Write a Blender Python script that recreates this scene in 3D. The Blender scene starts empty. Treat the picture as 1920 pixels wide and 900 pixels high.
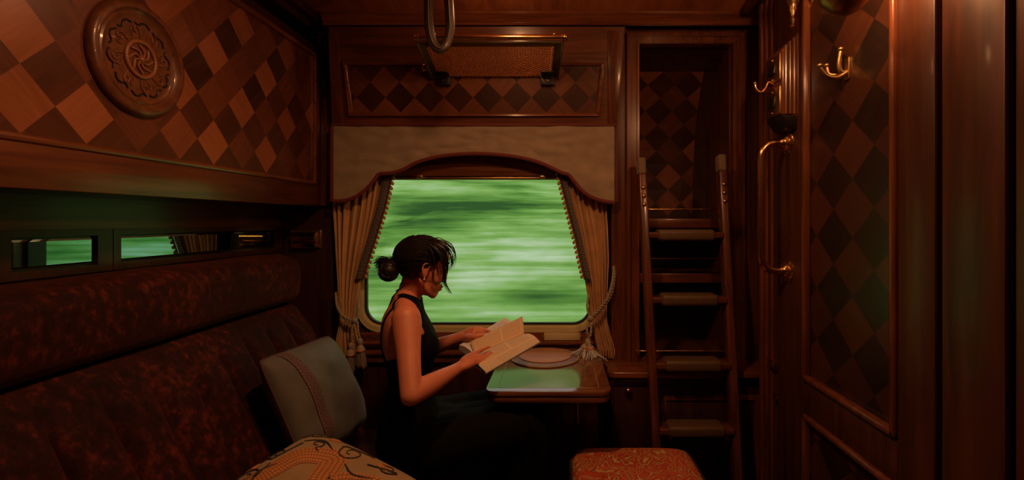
import bpy, bmesh, math, random
from mathutils import Vector, Matrix, noise as mnoise
random.seed(7)
PI = math.pi
D2 = bpy.data
COL = bpy.context.scene.collection
F0, CX, CY, EYE = 930.0, 1044.0, 414.0, 1.34

def P(px, py, Y):
    """a point of the room at depth Y seen at photo pixel (px, py)"""
    return Vector(((px - CX) * Y / F0, Y, EYE - (py - CY) * Y / F0))

# ------------------------------------------------------------------ objects
def wloc(o):
    v = Vector((0, 0, 0))
    while o is not None:
        v += Vector(o.location); o = o.parent
    return v

def props(o, label=None, cat=None, group=None, kind=None):
    if label: o['label'] = label
    if cat: o['category'] = cat
    if group: o['group'] = group
    if kind: o['kind'] = kind
    return o

def thing(name, label, cat, loc=(0, 0, 0), group=None):
    o = D2.objects.new(name, None); COL.objects.link(o)
    o.location = loc; o.empty_display_size = 0.05
    return props(o, label, cat, group)

def mkmesh(name, bm, mats, smooth=None):
    me = D2.meshes.new(name)
    bmesh.ops.recalc_face_normals(bm, faces=bm.faces)
    bm.to_mesh(me); bm.free()
    if not isinstance(mats, (list, tuple)): mats = [mats]
    for m in mats: me.materials.append(m)
    if smooth is not None:
        for p in me.polygons: p.use_smooth = True
        if smooth < 170: me.set_sharp_from_angle(angle=math.radians(smooth))
    return me

def obj(name, bm, mats, parent=None, smooth=35, label=None, cat=None, group=None, kind=None):
    """bm is in room coordinates; the object's origin is its parent's (or its own base)"""
    bm.verts.ensure_lookup_table()
    if parent is not None:
        off = wloc(parent)
    else:
        xs = [v.co.x for v in bm.verts]; ys = [v.co.y for v in bm.verts]; zs = [v.co.z for v in bm.verts]
        off = Vector(((min(xs) + max(xs)) / 2, (min(ys) + max(ys)) / 2, min(zs)))
    bm.transform(Matrix.Translation(-off))
    o = D2.objects.new(name, mkmesh(name, bm, mats, smooth)); COL.objects.link(o)
    if parent is not None: o.parent = parent
    else: o.location = off
    return props(o, label, cat, group, kind)

def B(): return bmesh.new()

# ------------------------------------------------------------------ shapes
def hexa(bm, pts, bevel=0.0, seg=2, mi=0):
    """eight corners: bottom loop 0-3, top loop 4-7"""
    vs = [bm.verts.new(p) for p in pts]
    fs = [(0, 3, 2, 1), (4, 5, 6, 7), (0, 1, 5, 4), (1, 2, 6, 5), (2, 3, 7, 6), (3, 0, 4, 7)]
    fl = [bm.faces.new([vs[i] for i in f]) for f in fs]
    for f in fl: f.material_index = mi
    if bevel > 0:
        es = list({e for f in fl for e in f.edges})
        bmesh.ops.bevel(bm, geom=es, offset=bevel, segments=seg, profile=0.5, affect='EDGES', material=-1)

def box(bm, x0, x1, y0, y1, z0, z1, bevel=0.0, seg=2, mi=0):
    hexa(bm, [(x0, y0, z0), (x1, y0, z0), (x1, y1, z0), (x0, y1, z0),
              (x0, y0, z1), (x1, y0, z1), (x1, y1, z1), (x0, y1, z1)], bevel, seg, mi)

def bar(bm, a, b, w, t, up=(0, 0, 1), bevel=0.0, seg=2, mi=0):
    """rectangular bar from a to b; w across, t along up"""
    a = Vector(a); b = Vector(b); d = (b - a).normalized(); up = Vector(up)
    s = d.cross(up).normalized(); u = s.cross(d).normalized()
    q = []
    for c in (a, b):
        q += [c - s * w / 2 - u * t / 2, c + s * w / 2 - u * t / 2, c + s * w / 2 + u * t / 2, c - s * w / 2 + u * t / 2]
    hexa(bm, q, bevel, seg, mi)

def cr(pts, n=8):
    """Catmull-Rom through the points (any length tuples)"""
    pts = [tuple(p) for p in pts]
    if len(pts) < 3: 
        return [tuple(a + (b - a) * i / n for a, b in zip(pts[0], pts[1])) for i in range(n + 1)]
    q = [tuple(2 * a - b for a, b in zip(pts[0], pts[1]))] + pts + [tuple(2 * a - b for a, b in zip(pts[-1], pts[-2]))]
    out = []
    for i in range(1, len(q) - 2):
        p0, p1, p2, p3 = q[i - 1:i + 3]
        for k in range(n):
            t = k / n
            out.append(tuple(0.5 * (2 * b + (c - a) * t + (2 * a - 5 * b + 4 * c - d) * t * t + (3 * b - a - 3 * c + d) * t ** 3)
                             for a, b, c, d in zip(p0, p1, p2, p3)))
    out.append(pts[-1])
    return out

def frames(pts):
    n = len(pts); T = []
    for i in range(n):
        d = (pts[min(i + 1, n - 1)] - pts[max(i - 1, 0)])
        T.append(d.normalized() if d.length > 1e-9 else Vector((0, 0, 1)))
    ref = Vector((0, 0, 1)) if abs(T[0].z) < 0.9 else Vector((1, 0, 0))
    u = T[0].cross(ref).normalized(); out = []
    for t in T:
        u = (u - t * u.dot(t))
        u = u.normalized() if u.length > 1e-6 else t.orthogonal().normalized()
        out.append((t, u, t.cross(u)))
    return out

def tube(bm, pts, r, seg=8, closed=False, round_caps=False, mi=0, flat=None):
    pts = [Vector(p[:3]) for p in pts]; n = len(pts)
    rr = list(r) if isinstance(r, (list, tuple)) else [r] * n
    if round_caps:
        fr = frames(pts); pre, post, pr, qr = [], [], [], []
        for k in range(1, 5):
            a = PI / 2 * k / 5
            pre.append(pts[0] - fr[0][0] * rr[0] * math.sin(a)); pr.append(rr[0] * math.cos(a))
            post.append(pts[-1] + fr[-1][0] * rr[-1] * math.sin(a)); qr.append(rr[-1] * math.cos(a))
        pts = pre[::-1] + pts + post; rr = pr[::-1] + rr + qr; n = len(pts)
    fr = frames(pts); rings = []
    for p, (t, u, v), q in zip(pts, fr, rr):
        ring = []
        for k in range(seg):
            a = 2 * PI * k / seg
            o = u * math.cos(a) * q + v * math.sin(a) * q
            if flat is not None: o = o - flat[0] * (o.dot(flat[0]) * (1 - flat[1]))
            ring.append(bm.verts.new(p + o))
        rings.append(ring)
    for i in range(n - 1 if not closed else n):
        a, b = rings[i], rings[(i + 1) % n]
        for k in range(seg):
            f = bm.faces.new((a[k], a[(k + 1) % seg], b[(k + 1) % seg], b[k])); f.material_index = mi
    if not closed:
        f = bm.faces.new(rings[0][::-1]); f.material_index = mi
        f = bm.faces.new(rings[-1]); f.material_index = mi

def lathe(bm, prof, o, axis=(0, 0, 1), seg=24, mi=0):
    o = Vector(o); ax = Vector(axis).normalized(); u = ax.orthogonal().normalized(); v = ax.cross(u)
    rings = []
    for r, h in prof:
        r = max(r, 1e-4)
        rings.append([bm.verts.new(o + ax * h + (u * math.cos(2 * PI * k / seg) + v * math.sin(2 * PI * k / seg)) * r) for k in range(seg)])
    for a, b in zip(rings, rings[1:]):
        for k in range(seg):
            f = bm.faces.new((a[k], a[(k + 1) % seg], b[(k + 1) % seg], b[k])); f.material_index = mi
    bm.faces.new(rings[0][::-1]).material_index = mi; bm.faces.new(rings[-1]).material_index = mi

def ellipsoid(bm, c, ax, ay, az, seg=20, rings=12, mi=0):
    c = Vector(c); ax = Vector(ax); ay = Vector(ay); az = Vector(az)
    top = bm.verts.new(c + az); bot = bm.verts.new(c - az); R = []
    for i in range(1, rings):
        a = PI * i / rings
        R.append([bm.verts.new(c + az * math.cos(a) + (ax * math.cos(2 * PI * k / seg) + ay * math.sin(2 * PI * k / seg)) * math.sin(a)) for k in range(seg)])
    for k in range(seg):
        bm.faces.new((top, R[0][k], R[0][(k + 1) % seg])).material_index = mi
        bm.faces.new((bot, R[-1][(k + 1) % seg], R[-1][k])).material_index = mi
    for a, b in zip(R, R[1:]):
        for k in range(seg):
            bm.faces.new((a[k], b[k], b[(k + 1) % seg], a[(k + 1) % seg])).material_index = mi

def ball(bm, c, r, seg=12, rings=8, mi=0):
    ellipsoid(bm, c, (r, 0, 0), (0, r, 0), (0, 0, r), seg, rings, mi)

def prism(bm, poly, fn, h0, h1, mi=0):
    """polygon (a, b) lifted by fn(a, b, h) between h0 and h1"""
    lo = [bm.verts.new(fn(a, b, h0)) for a, b in poly]; hi = [bm.verts.new(fn(a, b, h1)) for a, b in poly]
    n = len(poly)
    bm.faces.new(lo[::-1]).material_index = mi; bm.faces.new(hi).material_index = mi
    for i in range(n):
        bm.faces.new((lo[i], lo[(i + 1) % n], hi[(i + 1) % n], hi[i])).material_index = mi

def rrect(x0, x1, y0, y1, r, n=6):
    if not isinstance(r, (tuple, list)): r = (r, r, r, r)
    out = []
    for (cx, cy, a0, q) in ((x1, y1, 0, r[0]), (x0, y1, 90, r[1]), (x0, y0, 180, r[2]), (x1, y0, 270, r[3])):
        sx = -1 if cx == x1 else 1; sy = -1 if cy == y1 else 1
        if q <= 0: out.append((cx, cy)); continue
        for k in range(n + 1):
            a = math.radians(a0 + 90 * k / n)
            out.append((cx + sx * q + q * math.cos(a), cy + sy * q + q * math.sin(a)))
    return out

def ring_prism(bm, outer, inner, fn, h0, h1, mi=0):
    """a frame between two outlines with the same point count"""
    n = len(outer); L = []
    for poly, h in ((outer, h0), (outer, h1), (inner, h1), (inner, h0)):
        L.append([bm.verts.new(fn(a, b, h)) for a, b in poly])
    for A, C in ((0, 1), (1, 2), (2, 3), (3, 0)):
        for i in range(n):
            j = (i + 1) % n
            bm.faces.new((L[A][i], L[A][j], L[C][j], L[C][i])).material_index = mi

def grid(bm, nu, nv, fn, close_u=False, mi=0):
    uvl = bm.loops.layers.uv.verify()
    V = [[bm.verts.new(fn(i / nu, j / nv)) for i in range(nu + (0 if close_u else 1))] for j in range(nv + 1)]
    for j in range(nv):
        for i in range(nu):
            i2 = (i + 1) % nu if close_u else i + 1
            f = bm.faces.new((V[j][i], V[j][i2], V[j + 1][i2], V[j + 1][i])); f.material_index = mi
            for l, uv in zip(f.loops, ((i / nu, j / nv), ((i + 1) / nu, j / nv), ((i + 1) / nu, (j + 1) / nv), (i / nu, (j + 1) / nv))):
                l[uvl].uv = uv
    return V

def molding(bm, a, b, prof, nrm, up):
    """profile (out, up) swept straight from a to b"""
    a = Vector(a); b = Vector(b); nrm = Vector(nrm); up = Vector(up)
    A = [bm.verts.new(a + nrm * p + up * q) for p, q in prof]; C = [bm.verts.new(b + nrm * p + up * q) for p, q in prof]
    n = len(prof)
    for i in range(n):
        bm.faces.new((A[i], A[(i + 1) % n], C[(i + 1) % n], C[i]))
    bm.faces.new(A[::-1]); bm.faces.new(C)

CORNICE = [(0, 0), (0.012, 0), (0.016, 0.006), (0.012, 0.012), (0.022, 0.02), (0.03, 0.034), (0.038, 0.038), (0.038, 0.05), (0, 0.05)]

def clip(poly, a0, a1, b0, b1):
    for ax, lim, s in ((0, a0, 1), (0, a1, -1), (1, b0, 1), (1, b1, -1)):
        out = []
        for i in range(len(poly)):
            p, q = poly[i], poly[(i + 1) % len(poly)]
            dp, dq = s * (p[ax] - lim), s * (q[ax] - lim)
            if dp >= 0: out.append(p)
            if (dp >= 0) != (dq >= 0):
                t = dp / (dp - dq); out.append((p[0] + (q[0] - p[0]) * t, p[1] + (q[1] - p[1]) * t))
        poly = out
        if len(poly) < 3: return []
    return poly

def marquetry(name, fn, a0, a1, b0, b1, half, org, tonefn, mat, parent, kind=None, hb=None):
    """lozenge veneers laid edge to edge over a rectangle, one tone each"""
    bm = B(); tl = bm.faces.layers.float.new('tone'); uvl = bm.loops.layers.uv.verify()
    hb = hb or half
    i0, i1 = int((a0 - org[0]) / half) - 2, int((a1 - org[0]) / half) + 2
    j0, j1 = int((b0 - org[1]) / hb) - 2, int((b1 - org[1]) / hb) + 2
    for i in range(i0, i1 + 1):
        for j in range(j0, j1 + 1):
            if (i + j) % 2: continue
            ca, cb = org[0] + i * half, org[1] + j * hb
            # split each lozenge finely so it may follow a curved wall
            poly = clip([(ca - half, cb), (ca, cb - hb), (ca + half, cb), (ca, cb + hb)], a0, a1, b0, b1)
            if not poly: continue
            ar = sum(p[0] * q[1] - q[0] * p[1] for p, q in zip(poly, poly[1:] + poly[:1])) / 2
            if abs(ar) < 1e-7: continue
            f = bm.faces.new([bm.verts.new(fn(a, b)) for a, b in poly])
            f[tl] = tonefn(i, j)
            off = random.random() * 9
            for l, (a, b) in zip(f.loops, poly):
                s, t = (a + b), (a - b)
                if ((i + j) // 2) % 2: s, t = t, s
                l[uvl].uv = (s + off, t + off * .7)
    return obj(name, bm, mat, parent, smooth=None, kind=kind)

# ------------------------------------------------------------------ materials
def nmat(name):
    m = D2.materials.new(name); m.use_nodes = True; nt = m.node_tree
    for n in list(nt.nodes): nt.nodes.remove(n)
    out = nt.nodes.new('ShaderNodeOutputMaterial')
    b = nt.nodes.new('ShaderNodeBsdfPrincipled'); nt.links.new(b.outputs[0], out.inputs[0])
    return m, nt, b

def N(nt, typ, ins=None, **kw):
    n = nt.nodes.new(typ)
    for k, v in kw.items(): setattr(n, k, v)
    for k, v in (ins or {}).items():
        if isinstance(v, bpy.types.NodeSocket): nt.links.new(v, n.inputs[k])
        else: n.inputs[k].default_value = v
    return n

def c4(c): return (c[0], c[1], c[2], 1.0)

def ramp(nt, fac, stops, interp='LINEAR'):
    r = nt.nodes.new('ShaderNodeValToRGB'); nt.links.new(fac, r.inputs[0]); cr_ = r.color_ramp; cr_.interpolation = interp
    while len(cr_.elements) < len(stops): cr_.elements.new(0.5)
    for e, (p, c) in zip(cr_.elements, stops):
        e.position = p; e.color = c4(c)
    return r.outputs[0]

def math_(nt, op, a, b=None):
    n = nt.nodes.new('ShaderNodeMath'); n.operation = op
    for i, v in enumerate((a, b)):
        if v is None: continue
        if isinstance(v, bpy.types.NodeSocket): nt.links.new(v, n.inputs[i])
        else: n.inputs[i].default_value = v
    return n.outputs[0]

def mixc(nt, fac, a, b, blend='MIX'):
    n = nt.nodes.new('ShaderNodeMix'); n.data_type = 'RGBA'; n.blend_type = blend
    for idx, v in ((0, fac), (6, a), (7, b)):
        if isinstance(v, bpy.types.NodeSocket): nt.links.new(v, n.inputs[idx])
        elif idx == 0: n.inputs[0].default_value = v
        else: n.inputs[idx].default_value = c4(v)
    return n.outputs[2]

def bump(nt, b, h, s, d=0.002):
    n = N(nt, 'ShaderNodeBump', {'Height': h, 'Strength': s, 'Distance': d}); nt.links.new(n.outputs[0], b.inputs['Normal'])

def wood(name, lo, hi, axis='Z', rough=0.3, coat=0.35, sc=1.0):
    m, nt, b = nmat(name)
    tc = N(nt, 'ShaderNodeTexCoord').outputs['Object']
    s = {'X': (1.2, 18, 18), 'Y': (18, 1.2, 18), 'Z': (18, 18, 1.2)}[axis]
    mp = N(nt, 'ShaderNodeMapping', {'Vector': tc, 'Scale': tuple(v * sc for v in s)}).outputs[0]
    n1 = N(nt, 'ShaderNodeTexNoise', {'Vector': mp, 'Scale': 2.2, 'Detail': 6, 'Roughness': .62, 'Distortion': .6}).outputs[0]
    n2 = N(nt, 'ShaderNodeTexNoise', {'Vector': tc, 'Scale': 3.0, 'Detail': 2}).outputs[0]
    f = math_(nt, 'ADD', math_(nt, 'MULTIPLY', n1, .75), math_(nt, 'MULTIPLY', n2, .25))
    col = ramp(nt, f, [(.32, lo), (.68, hi)])
    nt.links.new(col, b.inputs['Base Color'])
    b.inputs['Roughness'].default_value = rough
    b.inputs['Coat Weight'].default_value = coat; b.inputs['Coat Roughness'].default_value = .12
    bump(nt, b, n1, .12, .002)
    return m

def veneer(name, stops, rough=.33):
    m, nt, b = nmat(name)
    t = N(nt, 'ShaderNodeAttribute', attribute_name='tone').outputs['Fac']
    uv = N(nt, 'ShaderNodeTexCoord').outputs['UV']
    mp = N(nt, 'ShaderNodeMapping', {'Vector': uv, 'Scale': (4, 60, 1)}).outputs[0]
    n1 = N(nt, 'ShaderNodeTexNoise', {'Vector': mp, 'Scale': 1.0, 'Detail': 5, 'Roughness': .6, 'Distortion': .5}).outputs[0]
    mp2 = N(nt, 'ShaderNodeMapping', {'Vector': uv, 'Scale': (3, 14, 1)}).outputs[0]
    n2 = N(nt, 'ShaderNodeTexNoise', {'Vector': mp2, 'Scale': 1.0, 'Detail': 2}).outputs[0]
    g = math_(nt, 'ADD', math_(nt, 'MULTIPLY', math_(nt, 'SUBTRACT', n1, .5), .5), math_(nt, 'MULTIPLY', math_(nt, 'SUBTRACT', n2, .5), .35))
    col = ramp(nt, math_(nt, 'ADD', t, g), stops)
    nt.links.new(col, b.inputs['Base Color'])
    b.inputs['Roughness'].default_value = rough; b.inputs['Coat Weight'].default_value = .25; b.inputs['Coat Roughness'].default_value = .2
    return m

def plain(name, col, rough=.5, metal=0.0, coat=0.0, sheen=0.0, var=0.0, vs=30, bmp=0.0, spec=.5):
    m, nt, b = nmat(name)
    b.inputs['Base Color'].default_value = c4(col); b.inputs['Roughness'].default_value = rough
    b.inputs['Metallic'].default_value = metal; b.inputs['Coat Weight'].default_value = coat
    b.inputs['Sheen Weight'].default_value = sheen; b.inputs['Specular IOR Level'].default_value = spec
    if var or bmp:
        tc = N(nt, 'ShaderNodeTexCoord').outputs['Object']
        n1 = N(nt, 'ShaderNodeTexNoise', {'Vector': tc, 'Scale': vs, 'Detail': 4, 'Roughness': .6}).outputs[0]
        if var:
            nt.links.new(ramp(nt, n1, [(.3, tuple(c * (1 - var) for c in col)), (.7, tuple(min(1, c * (1 + var)) for c in col))]), b.inputs['Base Color'])
        if bmp: bump(nt, b, n1, bmp, .003)
    return m

M = {}
MAH_LO, MAH_HI = (.055, .016, .007), (.20, .062, .022)
M['wood_v'] = wood('mahogany_upright', MAH_LO, MAH_HI, 'Z')
M['wood_x'] = wood('mahogany_cross', MAH_LO, MAH_HI, 'X')
M['wood_y'] = wood('mahogany_along', MAH_LO, MAH_HI, 'Y')
M['trim_v'] = wood('mahogany_trim_upright', (.08, .023, .009), (.27, .085, .03), 'Z', .26, .5)
M['trim_x'] = wood('mahogany_trim_cross', (.08, .023, .009), (.27, .085, .03), 'X', .26, .5)
M['trim_y'] = wood('mahogany_trim_along', (.08, .023, .009), (.27, .085, .03), 'Y', .26, .5)
M['dark_v'] = wood('dark_mahogany', (.022, .008, .004), (.07, .024, .011), 'Z', .35, .2)
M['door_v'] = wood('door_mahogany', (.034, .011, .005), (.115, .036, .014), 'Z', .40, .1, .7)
M['ceil'] = wood('ceiling_veneer', (.20, .060, .022), (.46, .150, .052), 'Y', .32, .3, .6)
M['table'] = wood('polished_table_wood', (.09, .03, .013), (.26, .095, .04), 'X', .12, 1.0, .8)
M['marq_l'] = veneer('berth_marquetry', [(0, (.045, .015, .009)), (.3, (.115, .034, .016)), (.6, (.22, .066, .027)), (1, (.42, .14, .055))])
M['marq_b'] = veneer('wall_marquetry', [(0, (.035, .012, .006)), (.4, (.09, .028, .012)), (1, (.28, .095, .038))])
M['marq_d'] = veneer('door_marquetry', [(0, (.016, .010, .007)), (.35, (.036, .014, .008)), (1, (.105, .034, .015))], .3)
M['brass'] = plain('polished_brass', (.80, .50, .20), .2, 1.0, var=.15, vs=20)
M['brass_old'] = plain('dull_brass', (.55, .36, .15), .34, 1.0, var=.2, vs=25)
M['brass_pale'] = plain('pale_window_brass', (.70, .64, .34), .4, .1, coat=.3, var=.08, vs=8)
M['black'] = plain('black_paint', (.012, .01, .009), .4)
M['rubber'] = plain('window_rubber', (.02, .03, .03), .5)
M['leather'] = plain('dark_strap_leather', (.05, .035, .02), .38, coat=.2, var=.25, vs=60, bmp=.15)
M['tan_leather'] = plain('tan_tread_leather', (.115, .068, .034), .5, var=.15, vs=50, bmp=.1)
M['felt'] = plain('drab_felt', (.20, .15, .085), .9, sheen=.2, var=.15, vs=90)
M['piping'] = plain('oxblood_trim', (.16, .022, .014), .7, sheen=.2, var=.15, vs=80)
M['rope'] = plain('grey_gold_cord', (.36, .32, .22), .6, sheen=.2, var=.2, vs=120)
M['tassel'] = plain('grey_tassel_thread', (.56, .57, .54), .7, sheen=.3, var=.2, vs=200)
M['dress'] = plain('black_dress_cloth', (.0045, .0045, .0042), .8, spec=.1, bmp=.2, vs=40)
M['hair'] = plain('dark_brown_hair', (.011, .006, .004), .45, spec=.35)
M['pearl'] = plain('pearl', (.85, .78, .68), .2, coat=.6)
M['paper'] = plain('page_edges', (.72, .6, .42), .8, var=.08, vs=150)
M['cover'] = plain('blue_grey_book_cover', (.10, .14, .15), .5, coat=.2)
M['greenmetal'] = plain('olive_painted_metal', (.17, .15, .05), .35, .6)
M['eye'] = plain('eye_white', (.6, .55, .5), .25)
M['lips'] = plain('lips', (.42, .13, .10), .4)
M['dark_pipe'] = plain('dark_green_piping', (.022, .026, .018), .7)

# skin
m, nt, b = nmat('skin')
tc = N(nt, 'ShaderNodeTexCoord').outputs['Object']
n1 = N(nt, 'ShaderNodeTexNoise', {'Vector': tc, 'Scale': 9, 'Detail': 4}).outputs[0]
nt.links.new(ramp(nt, n1, [(.3, (.60, .205, .108)), (.7, (.72, .265, .145))]), b.inputs['Base Color'])
b.inputs['Roughness'].default_value = .48; b.inputs['Subsurface Weight'].default_value = .06
b.inputs['Subsurface Radius'].default_value = (.01, .004, .002)
M['skin'] = m

# crushed velvet
m, nt, b = nmat('crushed_red_velvet')
tc = N(nt, 'ShaderNodeTexCoord').outputs['Object']
mp = N(nt, 'ShaderNodeMapping', {'Vector': tc, 'Scale': (1, 1, .75)}).outputs[0]
n1 = N(nt, 'ShaderNodeTexNoise', {'Vector': mp, 'Scale': 42, 'Detail': 8, 'Roughness': .7, 'Distortion': .0}).outputs[0]
n2 = N(nt, 'ShaderNodeTexNoise', {'Vector': tc, 'Scale': 4.5, 'Detail': 3}).outputs[0]
f = math_(nt, 'ADD', math_(nt, 'MULTIPLY', n1, .72), math_(nt, 'MULTIPLY', n2, .28))
nt.links.new(ramp(nt, f, [(.40, (.010, .0022, .0017)), (.53, (.030, .0052, .0032)), (.66, (.13, .021, .010))]), b.inputs['Base Color'])
b.inputs['Roughness'].default_value = .8; b.inputs['Sheen Weight'].default_value = .15; b.inputs['Specular IOR Level'].default_value = .2
b.inputs['Sheen Tint'].default_value = (.8, .2, .1, 1)
bump(nt, b, n1, .25, .004)
M['velvet'] = m

def cloth(name, col, rough=.85, weave=260, var=.12):
    m, nt, b = nmat(name)
    tc = N(nt, 'ShaderNodeTexCoord').outputs['Object']
    n1 = N(nt, 'ShaderNodeTexNoise', {'Vector': tc, 'Scale': 14, 'Detail': 4}).outputs[0]
    n2 = N(nt, 'ShaderNodeTexNoise', {'Vector': tc, 'Scale': weave, 'Detail': 2}).outputs[0]
    nt.links.new(ramp(nt, n1, [(.3, tuple(c * (1 - var) for c in col)), (.7, tuple(c * (1 + var) for c in col))]), b.inputs['Base Color'])
    b.inputs['Roughness'].default_value = rough; b.inputs['Sheen Weight'].default_value = .15; b.inputs['Specular IOR Level'].default_value = .25
    bump(nt, b, n2, .15, .001)
    return m
M['curtain'] = cloth('tan_curtain_cloth', (.62, .39, .18))
M['valance'] = cloth('drab_valance_cloth', (.36, .29, .20))
M['cush_grey'] = cloth('grey_cushion_satin', (.12, .118, .10), .6)
M['cush_tan'] = cloth('tan_cushion_cloth', (.34, .24, .12), .8)
M['carpet'] = cloth('dark_carpet', (.05, .02, .015), .95)

# braid with a chain of rings (u across, v along in metres)
def braid(name, base, line, per, asp=1.0):
    m, nt, b = nmat(name)
    uv = N(nt, 'ShaderNodeSeparateXYZ', {0: N(nt, 'ShaderNodeTexCoord').outputs['UV']})
    u = math_(nt, 'SUBTRACT', uv.outputs[0], .5)
    v = math_(nt, 'SUBTRACT', math_(nt, 'FRACT', math_(nt, 'MULTIPLY', uv.outputs[1], per)), .5)
    r = math_(nt, 'SQRT', math_(nt, 'ADD', math_(nt, 'MULTIPLY', u, u), math_(nt, 'MULTIPLY', v, v)))
    ring = math_(nt, 'LESS_THAN', math_(nt, 'ABSOLUTE', math_(nt, 'SUBTRACT', r, .27)), .06)
    dot = math_(nt, 'LESS_THAN', r, .09)
    edge = math_(nt, 'GREATER_THAN', math_(nt, 'ABSOLUTE', u), .43)
    bar_ = math_(nt, 'LESS_THAN', math_(nt, 'ABSOLUTE', math_(nt, 'SUBTRACT', math_(nt, 'ABSOLUTE', v), .47)), .035)
    k = math_(nt, 'MAXIMUM', math_(nt, 'MAXIMUM', ring, dot), math_(nt, 'MAXIMUM', edge, bar_))
    nt.links.new(mixc(nt, k, base, line), b.inputs['Base Color']); b.inputs['Roughness'].default_value = .8
    return m
M['braid_c'] = braid('curtain_braid', (.17, .165, .16), (.06, .045, .04), 26)
M['braid_p'] = braid('cushion_braid', (.13, .115, .10), (.10, .022, .016), 15)

# stool tapestry: meandering gold lines on red
m, nt, b = nmat('red_vermicelli_tapestry')
tc = N(nt, 'ShaderNodeTexCoord').outputs['Object']
n1 = N(nt, 'ShaderNodeTexNoise', {'Vector': tc, 'Scale': 17, 'Detail': 1.2, 'Roughness': .4, 'Distortion': .9}).outputs[0]
st = math_(nt, 'ABSOLUTE', math_(nt, 'SUBTRACT', math_(nt, 'FRACT', math_(nt, 'MULTIPLY', n1, 8.0)), .5))
ln = N(nt, 'ShaderNodeMapRange', {0: st, 1: .10, 2: .17, 3: 1.0, 4: 0.0}).outputs[0]
sh = N(nt, 'ShaderNodeMapRange', {0: st, 1: .17, 2: .24, 3: 1.0, 4: 0.0}).outputs[0]
n2 = N(nt, 'ShaderNodeTexNoise', {'Vector': tc, 'Scale': 5, 'Detail': 3}).outputs[0]
red = ramp(nt, n2, [(.3, (.42, .05, .022)), (.7, (.70, .11, .042))])
base = mixc(nt, sh, red, (.12, .02, .012))
nt.links.new(mixc(nt, ln, base, (.66, .45, .17)), b.inputs['Base Color'])
b.inputs['Roughness'].default_value = .85
bump(nt, b, ln, .3, .002)
M['tapestry'] = m

# dragon scale stitching
m, nt, b = nmat('orange_scale_stitching')
uv = N(nt, 'ShaderNodeTexCoord').outputs['UV']
mp = N(nt, 'ShaderNodeMapping', {'Vector': uv, 'Scale': (5, 60, 1), 'Rotation': (0, 0, 0)}).outputs[0]
vo = N(nt, 'ShaderNodeTexVoronoi', {'Vector': mp, 'Scale': 1.0, 'Randomness': .15}, feature='DISTANCE_TO_EDGE').outputs['Distance']
nt.links.new(ramp(nt, vo, [(.05, (.17, .085, .03)), (.16, (.55, .22, .06))]), b.inputs['Base Color'])
b.inputs['Roughness'].default_value = .7
M['dragon'] = m
M['stitch_dark'] = plain('dark_stitching', (.035, .034, .03), .8)
M['stitch_orange'] = plain('orange_stitching', (.52, .22, .07), .75, var=.2, vs=150)

# printed pages: rows of small type, v along the spine
def page(name, col, ink, a=.10, bb=.9):
    m, nt, b = nmat(name)
    uv = N(nt, 'ShaderNodeTexCoord').outputs['UV']
    s = N(nt, 'ShaderNodeSeparateXYZ', {0: uv})
    u, v = s.outputs[0], s.outputs[1]
    row = math_(nt, 'GREATER_THAN', math_(nt, 'FRACT', math_(nt, 'MULTIPLY', v, 40)), .56)
    mp = N(nt, 'ShaderNodeMapping', {'Vector': uv, 'Scale': (70, 40, 1)}).outputs[0]
    sn = N(nt, 'ShaderNodeVectorMath', {0: mp, 1: (.05, 1.0, 1.0)}, operation='SNAP').outputs[0]
    wn = N(nt, 'ShaderNodeTexNoise', {'Vector': sn, 'Scale': 2.7, 'Detail': 2}).outputs[0]
    words = math_(nt, 'GREATER_THAN', wn, .43)
    box_ = None
    for sock, lo, hi in ((u, a, bb), (v, .07, .93)):
        k = math_(nt, 'MULTIPLY', math_(nt, 'GREATER_THAN', sock, lo), math_(nt, 'LESS_THAN', sock, hi))
        box_ = k if box_ is None else math_(nt, 'MULTIPLY', box_, k)
    gap = math_(nt, 'GREATER_THAN', math_(nt, 'ABSOLUTE', math_(nt, 'SUBTRACT', v, .56)), .025)
    k = math_(nt, 'MULTIPLY', math_(nt, 'MULTIPLY', row, words), math_(nt, 'MULTIPLY', box_, gap))
    nt.links.new(mixc(nt, math_(nt, 'MULTIPLY', k, .5), col, ink), b.inputs['Base Color']); b.inputs['Roughness'].default_value = .8
    return m
M['page'] = page('printed_page', (.78, .58, .33), (.16, .11, .07))

# window glass
m = D2.materials.new('window_glass'); m.use_nodes = True; nt = m.node_tree
for n in list(nt.nodes): nt.nodes.remove(n)
out = nt.nodes.new('ShaderNodeOutputMaterial')
tr = N(nt, 'ShaderNodeBsdfTransparent', {'Color': (.97, .98, .94, 1)}); gl = N(nt, 'ShaderNodeBsdfGlossy', {'Color': (1, 1, 1, 1), 'Roughness': .01})
fr_ = N(nt, 'ShaderNodeFresnel', {'IOR': 1.35})
mx = N(nt, 'ShaderNodeMixShader', {0: fr_.outputs[0], 1: tr.outputs[0], 2: gl.outputs[0]})
nt.links.new(mx.outputs[0], out.inputs[0])
M['glass'] = m
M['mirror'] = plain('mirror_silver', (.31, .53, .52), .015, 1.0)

# woven brass net
M['net'] = plain('brass_wire', (.90, .43, .18), .38, .4)

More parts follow.
